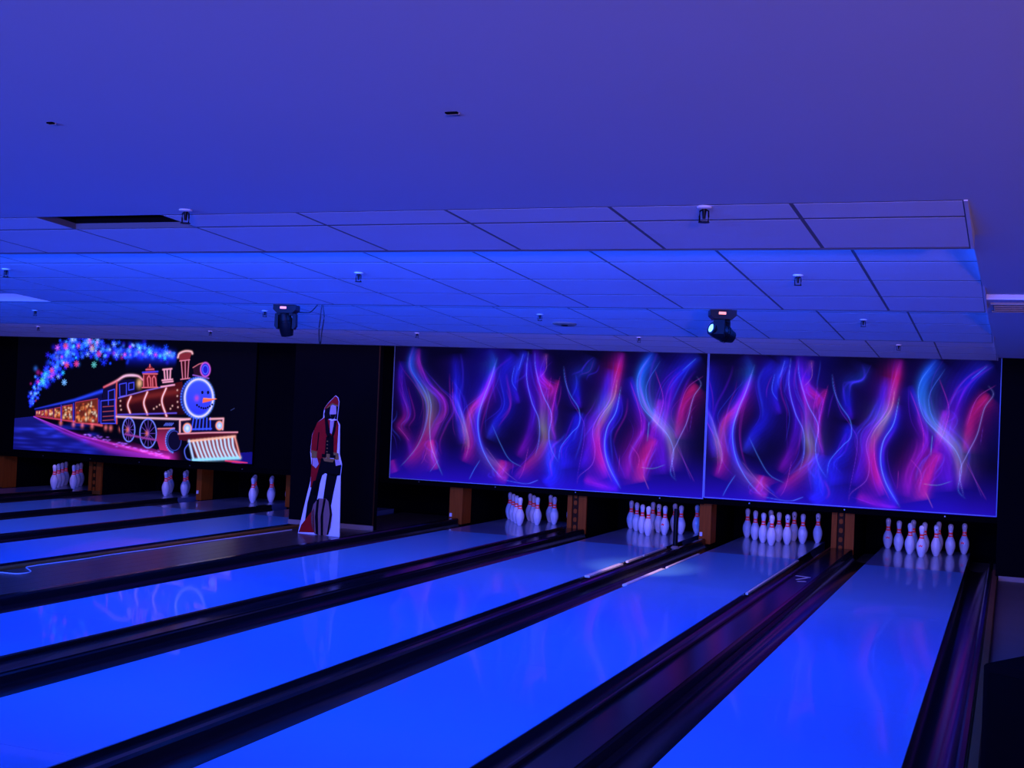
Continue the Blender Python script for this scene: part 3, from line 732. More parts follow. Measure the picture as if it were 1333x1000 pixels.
# ---- train banner
TX0, TX1, TZ0, TZ1 = -13.54, -9.17, 0.60, 2.60
def tp(pts):
    return np.array([on_y(a / 3.9206, 420 + b / 3.9206, BAN_Y)[[0, 2]] for a, b in np.atleast_2d(pts)])
TSC = 1 / 3.9206 * 0.0138
def train_canvas():
    cv = Canvas(TX0, TX1, TZ0, TZ1, 720, 340, (2, 2, 12))
    # snowy ground
    cv.poly(tp([(60,490),(175,478),(330,560),(560,640),(860,690),(860,720),(50,720)]), (22, 26, 120), 0.85, (14, 14, 110))
    for _ in range(40):
        a = rng.uniform(70, 480); b = rng.uniform(520, 670)
        cv.blob(tp([(a, b)])[0], rng.uniform(.05, .25), rng.uniform(.01, .04), (30, 40, 170), 0.5)
    cv.ribbon(tp([(172,480),(330,560),(560,640),(860,695)]), np.array([3, 12, 26, 40]) * TSC, [(120,30,160),(130,30,170),(150,30,150),(190,40,160)], .8, fade=0)
    cv.ribbon(tp([(172,480),(400,575),(600,625),(860,690)]), np.array([2, 4, 7, 9]) * TSC, [(190,80,220),(170,50,200),(210,60,180),(220,70,180)], .7, fade=0)
    for i in range(60):
        t = rng.uniform(0.3, 1); x = 400 + 430*(t-.3)/.7; y = 560 + 120*(t-.3)/.7 + rng.normal(0, 6)
        cv.blob(tp([(x, y)])[0], 8*TSC, 3*TSC, (150, 90, 220), .6)
    cv.poly(tp([(1225,665),(1295,660),(1300,722),(1180,718)]), (20, 16, 120), .9)
    # smoke of stars and flakes
    path = smooth_pts([(160,415),(185,350),(240,270),(300,200),(350,140),(430,115),(530,140),(650,150),(770,150),(905,175)], 10)
    for _ in range(650):
        t = rng.random(); i = t * (len(path) - 1); q = path[int(i)]
        sp = np.interp(t, [0, .2, .45, .7, 1], [12, 42, 62, 56, 22])
        q = q + rng.normal(0, 0.5, 2) * sp * (1.0, 1.0)
        c = [(25,50,255),(20,70,255),(40,30,230),(60,130,255),(30,60,250),(200,40,170),(120,160,255),(40,180,220),(220,80,120)][rng.choice(9, p=[.24,.22,.16,.13,.14,.03,.05,.02,.01])]
        r = rng.uniform(5, 12) * TSC * (0.6 if t < .15 else 1)
        cc = tp([q])[0]
        cv.blob(cc, r, r, c, .42)
        if rng.random() < .5:
            for an in range(3):
                v = np.array([math.cos(an*1.05 + t*9), math.sin(an*1.05 + t*9)]) * r * 1.3
                cv.ribbon([cc - v, cc + v], [1.3*TSC], c, .8, fade=0)
    cv.ribbon(tp([(640,160),(780,165),(905,180)]), np.array([40, 36, 24]) * TSC, [(15,25,200),(25,50,240),(30,60,255)], .55, fade=.05)
    for a, b, c in [(328,305,(120,190,255)),(470,135,(190,180,170)),(345,150,(90,200,230)),(340,215,(230,70,110)),(390,210,(230,60,150)),(265,245,(230,70,130)),(480,215,(90,190,180)),(505,160,(220,60,140)),(335,120,(230,70,100)),(217,295,(90,220,200))]:
        cc = tp([(a, b)])[0]
        for an in range(4):
            v = np.array([math.cos(an*.785), math.sin(an*.785)]) * 13 * TSC
            cv.ribbon([cc - v, cc + v], [2.6*TSC], c, .9, 'mix', fade=0)
    # carriages
    cv.poly(tp([(178,445),(520,345),(525,520),(180,478)]), (12, 10, 70), .95)
    cv.ribbon(tp([(178,441),(380,396),(522,350)]), np.array([3, 6, 9])*TSC, [(40,50,200),(40,70,230),(40,70,240)], .9, 'mix', 0)
    cv.ribbon(tp([(178,478),(380,505),(520,525)]), np.array([2, 4, 6])*TSC, [(200,60,90),(230,70,90),(230,90,100)], .9, 'mix', 0)
    wins = [(385,498,408,512),(318,368,428,497),(277,309,438,488),(250,270,444,482),(228,246,448,479),(210,224,450,476),(196,207,452,474),(184,193,453,472)]
    for xa, xb, ya, yb in wins:
        cv.poly(tp([(xa,ya),(xb,ya-(xb-xa)*.18),(xb,yb+4),(xa,yb)]), (110, 40, 22), .95)
        for _ in range(int(8 + (xb - xa) * .55)):
            cv.blob(tp([(rng.uniform(xa+3, xb-3), rng.uniform(ya+4, yb-6))])[0], rng.uniform(2.5, 8)*TSC*min(1, (xb-xa)/60+.35), rng.uniform(3, 10)*TSC*min(1, (xb-xa)/60+.35),
                    [(255,190,120),(255,230,190),(230,90,50),(250,140,70),(60,20,20)][rng.integers(5)], .7, 'mix')
        cv.ribbon(tp([(xa,ya),(xb,ya-(xb-xa)*.18),(xb,yb+4),(xa,yb),(xa,ya)]), [1.6*TSC], (200,60,90), .8, 'mix', 0)
    for xs in (312, 375, 505):
        cv.ribbon(tp([(xs,395+(505-xs)*.14),(xs,505)]), [3*TSC], (70,60,220), .8, 'mix', 0)
    for xs in (310, 375, 420, 470, 540, 565, 615): cv.blob(tp([(xs, 512 + (xs-300)*.10)])[0], 9*TSC, 12*TSC, (230,110,110), .8)
    # cab
    cv.poly(tp([(525,345),(595,290),(690,290),(690,470),(590,515),(515,515)]), (14, 9, 50), 1)
    cv.ribbon(smooth_pts(tp([(530,330),(592,300),(640,272),(700,272),(728,292)])), np.array([5, 6, 6, 6, 5])*TSC, [(230,90,110),(240,130,140),(255,190,210),(255,200,220),(240,140,160)], 1, 'mix', 0)
    for pts in ([(515,400),(590,392),(590,515),(515,515),(515,400)], [(610,315),(645,308),(645,372),(612,378),(610,315)], [(657,310),(683,305),(683,340),(657,345),(657,310)], [(553,350),(585,340),(585,500)], [(553,350),(553,420)]):
        cv.ribbon(tp(pts), [2.4*TSC], (70,80,255), .95, 'mix', 0)
    for yy in (430, 455, 480, 500): cv.ribbon(tp([(525, yy),(580, yy-4)]), [2*TSC], (190,80,90), .8, 'mix', 0)
    cv.ribbon(tp([(596,300),(592,420),(596,515)]), [4*TSC], (230,90,80), .9, 'mix', 0)
    cv.blob(tp([(712,310)])[0], 14*TSC, 20*TSC, (250,190,130), .9, 'mix')
    # boiler
    cv.poly(tp([(598,400),(640,372),(740,345),(845,322),(930,300),(945,470),(760,475),(600,470)]), (74, 14, 16), 1, (20, 4, 10))
    cv.ribbon(tp([(640,405),(760,375),(925,350)]), [16*TSC], (120,35,28), .6, fade=.1)
    cv.ribbon(tp([(605,385),(745,347),(880,318)]), [3*TSC], (150,120,230), .8, 'mix', 0)
    for pts in ([(668,378),(652,420),(664,462)], [(752,355),(734,410),(752,468)], [(848,335),(826,400),(850,478)]):
        cv.ribbon(smooth_pts(tp(pts)), [7*TSC], (225,90,80), .9, 'mix', 0); cv.ribbon(smooth_pts(tp(pts)), [3.6*TSC], (255,215,215), 1, 'mix', 0)
    for x_, y_ in [(615,400),(614,425),(618,445),(785,440),(800,430),(815,420),(905,345),(905,375),(906,405),(908,432),(870,440),(880,425)]:
        cv.blob(tp([(x_, y_)])[0], 4*TSC, 4*TSC, (255,190,170), .9, 'mix')
    # domes
    cv.poly(tp([(733,332),(737,262),(748,235),(765,215),(785,235),(800,262),(802,330)]), (110, 22, 30), 1)
    for pts in ([(733,330),(733,270)],[(756,325),(752,285),(760,270),(768,285),(770,325)],[(780,325),(778,285),(786,272),(794,285),(798,325)],[(730,262),(803,262)],[(745,240),(785,238)],[(725,332),(805,330)],[(765,215),(765,228)]):
        cv.ribbon(tp(pts), [3*TSC], (240,110,120), 1, 'mix', 0)
    cv.ribbon(tp([(728,255),(805,250)]), [4*TSC], (70,70,240), .9, 'mix', 0)
    for pts in ([(832,240),(876,236)],[(838,242),(842,290)],[(870,240),(868,288)],[(828,295),(880,290)],[(853,242),(855,290)],[(832,305),(882,300)],[(822,328),(890,318)]):
        cv.ribbon(tp(pts), [4*TSC], (255,170,190), 1, 'mix', 0)
    # stack
    cv.poly(tp([(922,185),(966,180),(962,285),(930,290)]), (60, 10, 18), 1)
    cv.poly(tp([(906,160),(980,150),(966,192),(918,196)]), (130, 40, 50), 1)
    cv.ribbon(smooth_pts(tp([(908,178),(916,158),(945,146),(975,148),(982,158)])), [5*TSC], (255,190,190), 1, 'mix', 0)
    for pts in ([(925,195),(932,288)],[(964,190),(958,284)],[(945,195),(946,285)],[(922,290),(968,284)],[(918,196),(968,190)]):
        cv.ribbon(tp(pts), [2.6*TSC], (230,130,150), 1, 'mix', 0)
    # head lamp
    def ell(cx, cy, rx, ry, n=36, a0=0, a1=2*math.pi): return tp([(cx + rx*math.cos(a), cy + ry*math.sin(a)) for a in np.linspace(a0, a1, n)])
    cv.poly(tp([(985,228),(1040,205),(1040,275),(990,270)]), (40, 12, 30), 1)
    cv.poly(ell(1048,240,24,35), (30, 30, 190), 1); cv.ribbon(ell(1048,240,24,35), [4*TSC], (200,90,200), 1, 'mix', 0); cv.ribbon(ell(1048,240,14,22), [2.4*TSC], (90,110,255), 1, 'mix', 0)
    cv.ribbon(tp([(985,230),(1015,212),(1035,206)]), [2.4*TSC], (210,110,120), 1, 'mix', 0); cv.ribbon(tp([(985,268),(1065,285)]), [3*TSC], (150,90,200), 1, 'mix', 0)
    # round front plate with a smile
    cv.poly(ell(1008,385,86,106), (24, 22, 120), 1)
    for a in np.linspace(0, 2*math.pi, 46): cv.blob(tp([(1008 + 84*math.cos(a), 385 + 103*math.sin(a))])[0], 4.5*TSC, 4.5*TSC, (70,120,255), 1, 'mix')
    cv.poly(ell(1015,385,72,96), (64, 84, 235), 1, (44, 52, 225))
    cv.ribbon(ell(1015,385,72,96), [8*TSC], (150,190,255), .9, 'mix', 0); cv.ribbon(ell(1015,385,72,96), [4*TSC], (240,220,255), 1, 'mix', 0)
    for a in (1033, 1062): cv.poly(ell(a,357,6,9), (10, 8, 40), 1)
    cv.blob(tp([(1004,386)])[0], 12*TSC, 13*TSC, (190,70,190), .9, 'mix'); 
    for t in np.linspace(0, 1, 8): cv.poly(ell(1005 + 78*t, 412 + 26*math.sin(math.pi*(.12+.80*t)), 5, 6, 12), (14, 10, 50), 1)
    cv.poly(tp([(1036,384),(1034,410),(1070,402),(1106,390)]), (245, 105, 70), 1); cv.ribbon(tp([(1040,388),(1100,389)]), [2*TSC], (255,170,130), .9, 'mix', 0)
    # running board, wheels, cylinder
    cv.poly(tp([(600,480),(960,490),(950,560),(800,650),(620,590)]), (6, 4, 22), 1)
    cv.ribbon(tp([(594,480),(760,488),(962,494)]), [5*TSC], (245,190,200), 1, 'mix', 0); cv.ribbon(tp([(600,470),(760,466),(900,462)]), [3.5*TSC], (110,90,230), .8, 'mix', 0)
    for cx, cy, rx, ry in ((657,547,31,61),(756,566,42,74)):
        cv.ribbon(ell(cx,cy,rx,ry), [3.2*TSC], (120,140,250), 1, 'mix', 0)
        for a in np.linspace(0, math.pi, 6, endpoint=False):
            cv.ribbon(tp([(cx-rx*math.cos(a), cy-ry*math.sin(a)),(cx+rx*math.cos(a), cy+ry*math.sin(a))]), [1.5*TSC], (110,70,190), .8, 'mix', 0)
        cv.blob(tp([(cx-6,cy)])[0], 9*TSC, 13*TSC, (230,110,90), .9, 'mix')
    cv.ribbon(tp([(640,570),(740,590),(800,600)]), [5*TSC], (150,60,150), .9, 'mix', 0)
    cv.poly(tp([(805,540),(880,535),(905,600),(885,660),(815,650),(798,590)]), (90, 22, 40), 1, (190, 40, 110))
    cv.ribbon(tp([(805,542),(890,540)]), [3*TSC], (240,130,130), 1, 'mix', 0)
    cv.poly(ell(888,603,42,60), (10, 8, 40), 1)
    for a in np.linspace(math.pi*.55, math.pi*1.5, 16): cv.blob(tp([(888 + 42*math.cos(a), 603 + 60*math.sin(a))])[0], 4*TSC, 4.5*TSC, (90,140,255), 1, 'mix')
    cv.ribbon(ell(890,603,34,50), [1.6*TSC], (70,80,200), .8, 'mix', 0)
    for a in range(5): cv.ribbon(tp([(838+a*9,525),(848+a*9,514)]), [3*TSC], (90,110,230), .8, 'mix', 0)
    # front beam, lamps, lattice
    cv.poly(tp([(905,500),(1140,488),(1145,560),(910,570)]), (14, 6, 40), 1)
    for a in range(6):
        cv.ribbon(tp([(978 + a*19, 545),(988 + a*17, 488)]), [3.5*TSC], (60,90,255), .95, 'mix', 0)
    cv.ribbon(tp([(975,545),(1078,542)]), [4*TSC], (60,90,255), 1, 'mix', 0)
    for pts in ([(918,560),(918,498),(970,492)], [(1072,492),(1140,490),(1136,545)]): cv.ribbon(tp(pts), [4.5*TSC], (255,180,180), 1, 'mix', 0)
    for cx, cy, r in ((956,540,20),(1120,526,17)):
        cv.poly(ell(cx,cy,r,r*1.2), (120, 180, 255), 1); cv.ribbon(ell(cx,cy,r,r*1.2), [4*TSC], (255,150,110), 1, 'mix', 0); cv.blob(tp([(cx,cy)])[0], r*.6*TSC, r*.7*TSC, (235,245,255), .9, 'mix')
    cv.poly(tp([(910,568),(1212,560),(1205,588),(960,604),(915,600)]), (70, 12, 26), 1)
    cv.ribbon(tp([(910,568),(1060,562),(1212,560)]), [3.5*TSC], (240,150,160), 1, 'mix', 0)
    # cow catcher
    cv.poly(tp([(965,606),(1198,582),(1224,690),(985,704)]), (60, 12, 24), 1)
    for i in range(11):
        t = i / 10; xa_ = 985 + 200*t; xb_ = 1012 + 196*t; ya_ = 606 - 20*t; yb_ = 697 - 10*t
        p = smooth_pts(tp([(xa_, ya_),(xa_ + 6 + 10*(1-t), (ya_+yb_)/2),(xb_ + 6, yb_)]))
        cv.ribbon(p, [9*TSC], (200,70,60), .9, 'mix', 0); cv.ribbon(p, [5.6*TSC], (195,235,255), 1, 'mix', 0)
    cv.ribbon(tp([(965,606),(1198,582)]), [6*TSC], (255,190,150), 1, 'mix', 0); cv.ribbon(tp([(965,604),(988,700)]), [6*TSC], (190,220,255), 1, 'mix', 0)
    cv.ribbon(tp([(985,702),(1224,690)]), [8*TSC], (150,235,255), 1, 'mix', 0); cv.ribbon(tp([(1198,582),(1226,690)]), [5*TSC], (240,150,130), 1, 'mix', 0)
    cv.ribbon(smooth_pts(tp([(965,615),(942,650),(950,690),(970,702)])), [3*TSC], (90,110,230), .9, 'mix', 0)
    cv.ribbon(tp([(1150,705),(1215,712),(1262,716)]), np.array([3, 5, 2])*TSC, (240,60,110), 1, 'mix', 0)
    cv.ribbon(tp([(1178,448),(1196,438)]), [2*TSC], (50,60,110), .8, 'mix', 0)
    return cv
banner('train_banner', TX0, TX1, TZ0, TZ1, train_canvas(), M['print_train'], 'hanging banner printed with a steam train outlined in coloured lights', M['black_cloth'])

# ------------------------------------------------------------------ card cutout of a costumed figure (plain stand-in)
base = np.array([on_z(388, 694, -0.004), on_z(442, 699, -0.004)])
ang = math.atan2(base[1][1] - base[0][1], base[1][0] - base[0][0])
st = empty('card_cutout', (float(base[:, 0].mean()), float(base[:, 1].mean()), -0.004), ang)
tag(st, 'life-size flat card cutout of a figure in a red coat behind a barrel', 'cutout')
k_ = float(np.hypot(*(base[1] - base[0])[:2])) / 262.0     # enlarged pixel -> metres across
kz = 1.66 / 885.0
def cp_(pts): return [((a - 214) * k_, (935 - b) * kz) for a, b in pts]
def card(name, pts, mat, layer, parent=st, t=0.0015):
    p = cp_(pts); y1 = -0.004 - 0.0016 * layer; y0 = y1 - t
    mb = MB().prism_y(p, y0, y1); o = mb.build(name, mat, parent)
    return o
outline = [(83,935),(120,740),(148,600),(152,505),(140,420),(146,310),(176,230),(212,198),(214,150),(222,128),(248,92),(284,54),(300,66),(308,92),(306,122),(300,208),(318,235),(324,420),(341,482),(336,556),(345,935)]
mb = MB().prism_y(cp_(outline), -0.004, 0.004); mb.build('board', M['board'], st)
card('coat_print', [(176,230),(224,192),(262,215),(300,208),(311,240),(308,430),(250,440),(212,470),(170,450),(142,420),(147,310)], M['red_cloth'], 0)
card('coat_tail_print', [(153,450),(225,460),(215,560),(185,650),(150,640),(150,560)], M['red_cloth'], 0)
card('lapel_print', [(222,196),(240,206),(262,300),(252,340),(232,290)], M['dark_cloth'], 1)
card('lapel_print', [(298,212),(286,212),(270,300),(278,330),(292,280)], M['dark_cloth'], 1)
card('sleeve_seam_print', [(186,290),(193,290),(187,405),(180,405)], M['dark_cloth'], 1)
card('cuff_print', [(146,405),(184,412),(182,455),(148,452)], M['gold'], 1)
card('cuff_print', [(285,410),(318,415),(322,455),(292,458)], M['gold'], 1)
card('hand_print', [(156,455),(185,452),(197,490),(180,518),(158,500)], M['skin'], 1)
card('hand_print', [(298,455),(325,458),(337,485),(305,495)], M['skin'], 2)
card('shirt_print', [(256,214),(282,214),(274,300),(260,290)], M['skin'], 1)
card('waistcoat_print', [(236,318),(262,300),(284,318),(288,430),(232,430)], M['dark_cloth'], 1)
for z_ in (340, 362, 384, 406): card('button_print', [(242, z_), (250, z_), (250, z_ + 7), (242, z_ + 7)], M['gold'], 2)
card('belt_print', [(215,424),(300,428),(302,448),(215,446)], M['dark_cloth'], 2)
card('buckle_print', [(244,422),(266,423),(266,452),(244,451)], M['gold'], 3)
card('sash_print', [(220,448),(296,452),(284,474),(232,470)], M['gold'], 2)
card('trousers_print', [(212,450),(312,455),(339,490),(334,552),(290,560),(240,545),(222,560),(190,690),(165,690),(180,600)], M['dark_cloth'], 1)
card('leg_print', [(252,545),(318,545),(298,660),(286,745),(232,735),(240,650)], M['dark_cloth'], 1)
card('leg_print', [(166,600),(214,580),(190,760),(180,900),(120,905),(136,740)], M['dark_cloth'], 1)
card('boot_print', [(104,880),(180,770),(190,922),(88,928)], M['red_cloth'], 2)
card('head_print', [(256,122),(270,112),(292,122),(294,165),(282,192),(264,194),(252,168)], M['skin'], 1)
card('hair_print', [(226,130),(258,118),(251,168),(264,200),(224,210),(217,172)], M['dark_cloth'], 1)
card('hair_print', [(290,120),(304,122),(299,206),(284,200),(294,165)], M['dark_cloth'], 1)
card('beard_print', [(256,174),(292,172),(282,200),(266,205)], M['dark_cloth'], 2)
card('hat_print', [(216,152),(224,128),(250,94),(284,57),(298,68),(306,92),(305,120),(270,106),(240,128)], M['red_cloth'], 2)
card('hat_band_print', [(232,132),(268,102),(304,116),(304,124),(268,112),(236,138)], M['gold'], 3)
barrel_o = card('barrel_print', [(162,810),(175,745),(205,705),(255,705),(285,740),(296,800),(290,880),(275,930),(235,940),(190,930),(168,880)], M['barrel'], 2)
for pts in ([(196,716),(210,708),(206,800),(214,935),(198,932),(188,820)], [(238,706),(252,706),(240,800),(244,938),(230,938),(224,820)], [(270,722),(284,738),(294,800),(278,925),(268,928),(282,800)]):
    card('hoop_print', pts, M['dark_cloth'], 3)
# easel strut behind
mb = MB().add([(-0.02, 0.004, 1.05), (0.02, 0.004, 1.05), (0.03, 0.30, 0.0), (-0.03, 0.30, 0.0), (-0.02, 0.010, 1.05), (0.02, 0.010, 1.05), (0.03, 0.306, 0.0), (-0.03, 0.306, 0.0)],
              [(0,1,2,3),(7,6,5,4),(0,4,5,1),(1,5,6,2),(2,6,7,3),(3,7,4,0)]); mb.build('easel_strut', M['board'], st)

# white cable along the aisle
pts = [on_z(u, v, 0.0) for u, v in [(-30,744.5),(0,745.8),(20,747.3),(34,746.4),(40,744.5),(37,741.5),(34,739),(40,737),(65,734),(110,728),(150,721.7),(200,715),(260,706.5),(300,701),(380,690)]]
pts = smooth_pts([(max(q[0], edge('E', 1) + 0.115), q[1]) for q in pts], 5)
tag(MB().tube([(x, y, 0.002) for x, y in pts], 0.0055, 6).build('cable', M['cable_white'], None, True), 'thin white cable running along the dark aisle to the card cutout', 'cable')

# black cabinet in the near right corner
c0 = on_z(1281, 863, 0.55)
cb = empty('speaker_cabinet', (c0[0], c0[1], -0.02)); cb.rotation_euler = (0, 0, math.radians(-28))
tag(cb, 'black box cabinet standing on the floor at the near right corner', 'cabinet')
MB().cbox(0.0, 0.42, 0.0, 0.42, 0.0, 0.57, 0.012).build('body', M['black_wall'], cb)
MB().cbox(0.03, 0.39, -0.012, 0.0, 0.04, 0.53, 0.004).build('front_grille', M['black_cloth'], cb)

# ------------------------------------------------------------------ ceiling fittings
def ceil_z(y, x=0):
    if y < S1_START or x > XR: return DRY_Z
    st_ = S1_START
    for yf, zf in S_FAR:
        if y <= yf: return zf + SL * (yf - y)
    return 2.271
def on_ceiling(u, v):
    """where the view ray through a photo point first meets the stepped ceiling"""
    d = ray(u, v); d = d / d[1]
    y = -15.9
    while y < -2.42:
        q = CAM + d * (y - CAM[1])
        if q[2] >= ceil_z(y, q[0]): return q
        y += 0.004
    return CAM + d * (-2.5 - CAM[1])
SPR = [(242, 273, 'near the missing ceiling tile'), (917, 269, 'largest, on the first tile strip at the right'), (8, 350, 'at the left edge of the second baffle'),
       (467, 355, 'near the middle of the second baffle'), (1039, 358, 'right of the second moving head on the second baffle'), (703, 409, 'left of the round detector'),
       (1124, 416, 'below the right end of the second baffle'), (345, 404.5, 'beside the left moving head'), (543, 433.5, 'on the last baffle above the left flame banner'),
       (832, 439, 'on the last baffle over the banner seam'), (1170, 449, 'on the last baffle at the right'), (46, 404, 'at the far left of the third baffle'), (50, 425, 'far left, above the train carriages'), (274, 431, 'above the train engine')]
for u, v, t in SPR:
    q = on_ceiling(u, v)
    z = ceil_z(q[1], q[0])
    r = empty('sprinkler', (q[0], q[1], z - 0.002)); tag(r, 'small dark ceiling sprinkler, ' + t, 'sprinkler', 'ceiling sprinklers')
    s = 0.85
    MB().lathe([(0, 0.004), (0.030*s, 0.004), (0.030*s, -0.003), (0.02*s, -0.006), (0, -0.006)], 16).build('escutcheon', M['tile'], r, True)
    MB().lathe([(0, -0.006), (0.010*s, -0.006), (0.008*s, -0.022*s), (0.006*s, -0.045*s), (0, -0.045*s)], 10).build('body', M['black_metal'], r, True)
    MB().tube([(-0.006*s, 0, -0.010*s), (-0.017*s, 0, -0.014*s), (-0.018*s, 0, -0.035*s), (-0.017*s, 0, -0.056*s)], 0.0028, 6).build('yoke_arm', M['black_metal'], r, True)
    MB().tube([(0.006*s, 0, -0.010*s), (0.017*s, 0, -0.014*s), (0.018*s, 0, -0.035*s), (0.017*s, 0, -0.056*s)], 0.0028, 6).build('yoke_arm', M['black_metal'], r, True)
    MB().lathe([(0, -0.056*s), (0.022*s, -0.056*s), (0.022*s, -0.060*s), (0, -0.060*s)], 12).build('deflector', M['black_metal'], r, True)
# round detector and a small speck fitting
q = on_ceiling(735, 421)
r = empty('smoke_detector', (q[0], q[1], ceil_z(q[1], q[0]) - 0.001)); tag(r, 'flat round detector on the third ceiling baffle', 'detector'); r.rotation_euler = (-math.atan(SL), 0, 0)
MB().lathe([(0, 0.004), (0.10, 0.004), (0.10, -0.008), (0.085, -0.014), (0, -0.014)], 28).build('housing', M['vent'], r, True)
MB().lathe([(0, -0.013), (0.03, -0.013), (0.026, -0.022), (0, -0.022)], 16).build('sensor_cap', M['black_metal'], r, True)
for u, v, t, L in [(588, 146, 'small dark slot in the smooth ceiling above the tiles', 0.030), (66, 159, 'tiny dark slot in the smooth ceiling at the upper left', 0.018)]:
    q = on_ceiling(u, v)
    r = empty('ceiling_slot', (q[0], q[1], DRY_Z)); tag(r, t, 'ceiling fitting')
    MB().cbox(-L/2, L/2, -0.006, 0.006, -0.004, 0.001, 0.001).build('plate', M['void'], r); MB().cbox(-L/2 - .003, L/2 + .003, 0.006, 0.008, -0.005, 0.001, 0.0005).build('rim', M['vent'], r)
# vent slot in the lower plaster ceiling
qa, qb = on_z(1292, 394, 2.30), on_z(1292, 404, 2.30)
vr = empty('vent_grille', (qa[0] + 0.35, (qa[1] + qb[1]) / 2, 2.30)); tag(vr, 'long grey slot vent in the lower plaster ceiling at the right', 'vent')
hw = (qb[1] - qa[1]) / 2
MB().box(-0.35, 0.35, -hw, hw, -0.003, 0.006).build('backing', M['vent'], vr)
for i in range(4): MB().cbox(-0.345, 0.345, -hw + (i + .5) * hw / 2 - 0.02, -hw + (i + .5) * hw / 2 + 0.02, -0.010, -0.003, 0.002).build('slat', M['vent'], vr)
for y in (-hw, hw): MB().cbox(-0.36, 0.36, y - 0.008, y + 0.008, -0.012, 0.002, 0.002).build('frame_rail', M['vent'], vr)
# dark box above the missing tile
x0, x1, y0, y1, za, zb = hx0 + 0.002, hx1 - 0.002, hy0 + 0.001, hy1 - 0.002, 2.335, 2.75
hb = MB().add([(x0,y0,za+.02),(x1,y0,za+.02),(x1,y1,za),(x0,y1,za),(x0,y0,zb),(x1,y0,zb),(x1,y1,zb),(x0,y1,zb)],
              [(4,7,6,5),(0,4,5,1),(1,5,6,2),(2,6,7,3),(3,7,4,0)])
tag(hb.build('ceiling_void', M['void']), 'dark void seen through the missing ceiling tile', kind='structure')

# moving heads on the second baffle edge
def moving_head(px, lens_dir, led, label, lit, pan):
    c = on_y(px, 404, -8.25)
    r = empty('moving_head_light', (c[0], -8.25, 2.275), 0.33); tag(r, label, 'stage light', 'moving head stage lights')
    b = MB().prism_y([(-0.08, 0.0), (0.08, 0.0), (0.08, -0.035), (0.055, -0.058), (-0.055, -0.058), (-0.08, -0.035)], -0.075, 0.075).build('base', M['black_metal'], r)
    MB().cbox(-0.03, 0.014, -0.079, -0.0745, -0.030, -0.014, 0.001).build('display', led, b)
    MB().box(-0.05, 0.05, -0.03, 0.03, 0.0, 0.155).build('hanging_bracket', M['black_metal'], r)
    yk = empty_part('yoke_holder', r, pan)
    for s in (-1, 1):
        MB().prism_y([(0.052*s, -0.055), (0.074*s, -0.062), (0.076*s, -0.150), (0.060*s, -0.172), (0.050*s, -0.165)], -0.035, 0.035).build('yoke_arm', M['black_metal'], r).rotation_euler = (0, 0, pan)
    MB().cbox(-0.06, 0.06, -0.035, 0.035, -0.072, -0.054, 0.004).build('yoke_bridge', M['black_metal'], r).rotation_euler = (0, 0, pan)
    # head: a tapered barrel along lens_dir
    h = MB().lathe([(0, -0.085), (0.036, -0.085), (0.046, -0.05), (0.052, 0.0), (0.048, 0.05), (0.042, 0.08), (0.034, 0.082), (0, 0.080)], 20).build('head', M['black_metal'], r, True)
    h.location = (0, 0, -0.138)
    h.rotation_euler = Vector(lens_dir).to_track_quat('Z', 'Y').to_euler()
    MB().lathe([(0, 0.0835), (0.018, 0.0835), (0.030, 0.0805), (0, 0.0805)], 20).build('lens', M['lens'] if lit else M['lens_dark'], h, True)
    for a in (0.02, 0.035): MB().lathe([(0.0505, -a - 0.003), (0.054, -a - 0.003), (0.054, -a + 0.003), (0.0505, -a + 0.003)], 20).build('cooling_fin', M['black_metal'], h)
    return r
def empty_part(name, parent, rz): return None
moving_head(373, (0.12, 0.25, -1), M['led_pink'], 'black moving head stage light with hanging cables, at the left', False, 0.0)
moving_head(940.5, (-0.86, -0.42, 0.30), M['led_red'], 'black moving head stage light with glowing lens, at the right', True, 1.2)
# cables at the left moving head
def at_head(u, v): return tuple(on_y(u, v, -8.20))
p = smooth_pts([at_head(389, 406.5), at_head(398, 407), at_head(404, 406.5), at_head(409, 402), at_head(414, 396)], 4)
tag(MB().tube(p, 0.004, 6).build('power_cable', M['black_metal'], None, True), 'short black power lead running from the left moving head to the baffle', 'cable')
q = at_head(418.8, 396); q2 = at_head(420.5, 396)
p = smooth_pts([(q[0], q[1], 2.455), q, at_head(417.3, 412), at_head(415.2, 430), at_head(416, 446), at_head(417.5, 446.5), at_head(419, 432), at_head(422, 412), q2, (q2[0], q2[1], 2.455)], 4)
tag(MB().tube(p, 0.004, 6).build('hanging_cable', M['black_metal'], None, True), 'thin looped black cable hanging right of the left moving head', 'cable')

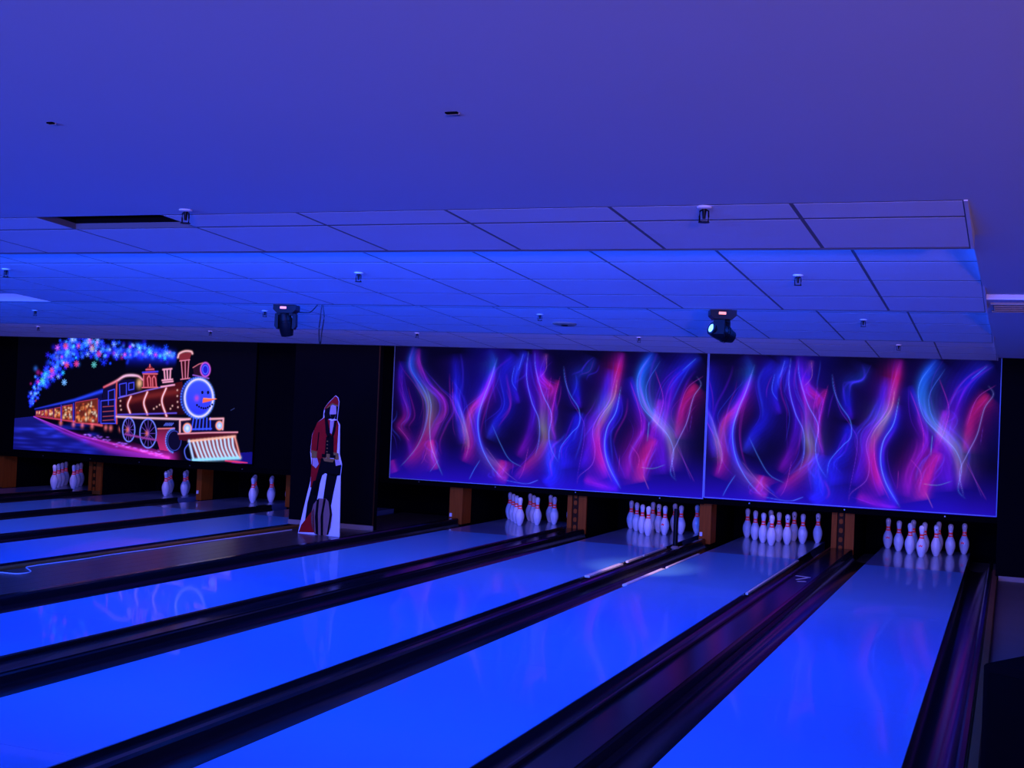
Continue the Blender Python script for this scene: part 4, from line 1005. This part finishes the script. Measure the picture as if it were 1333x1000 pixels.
# battens with blue tubes on the back of the baffles, hidden from the lanes
for k, xa, xb, pw, c in TUBES:
    y, z = S_FAR[k]
    r = empty('tube_batten', ((xa + xb)/2, y + 0.03, z + 0.05)); tag(r, 'black-light tube batten on the back of ceiling baffle, %s from the approach' % ['first', 'second', 'third', 'fourth'][k], 'tube light', 'black-light battens')
    MB().cbox((xa - xb)/2, (xb - xa)/2, 0.0, 0.02, -0.03, 0.08, 0.004).build('housing', M['white_plastic'], r)
    MB().tube([((xa - xb)/2 + .02, 0.036, 0.07), ((xb - xa)/2 - .02, 0.036, 0.07)], 0.013, 8).build('tube', M['tube'], r, True)

# lamps on the back of the valances, over each pin deck
for k in STAND:
    r = empty('pin_deck_lamp', (LANES[k], -0.20, 0.550)); tag(r, 'slim lamp behind the valance over ' + RACK_TXT[k], 'lamp', 'pin deck lamps')
    MB().cbox(-0.46, 0.46, -0.05, 0.02, -0.012, 0.012, 0.003).build('housing', M['white_plastic'], r)
    MB().tube([(-0.44, 0.0, -0.022), (0.44, 0.0, -0.022)], 0.010, 8).build('tube', M['tube'], r, True)
    area('pin_deck_light', (LANES[k], -0.185, 0.512), (0, 0.75, -0.66), 0.88, 0.03, 0.42, (0.66, 0.44, 1.0))

# white strips painted in as light glints on the wide capping
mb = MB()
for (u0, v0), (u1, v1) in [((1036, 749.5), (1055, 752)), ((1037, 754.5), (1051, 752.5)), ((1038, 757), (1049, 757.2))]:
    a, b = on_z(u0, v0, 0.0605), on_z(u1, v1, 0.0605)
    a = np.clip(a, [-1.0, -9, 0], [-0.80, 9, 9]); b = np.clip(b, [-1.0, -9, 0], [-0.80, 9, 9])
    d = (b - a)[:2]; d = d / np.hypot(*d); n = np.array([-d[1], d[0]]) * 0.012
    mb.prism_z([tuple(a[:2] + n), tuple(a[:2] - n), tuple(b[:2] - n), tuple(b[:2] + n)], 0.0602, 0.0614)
tag(mb.build('capping_glint', M['white_plastic']), 'small white strips painted as glints on the wide capping before the pins', 'painted glint')
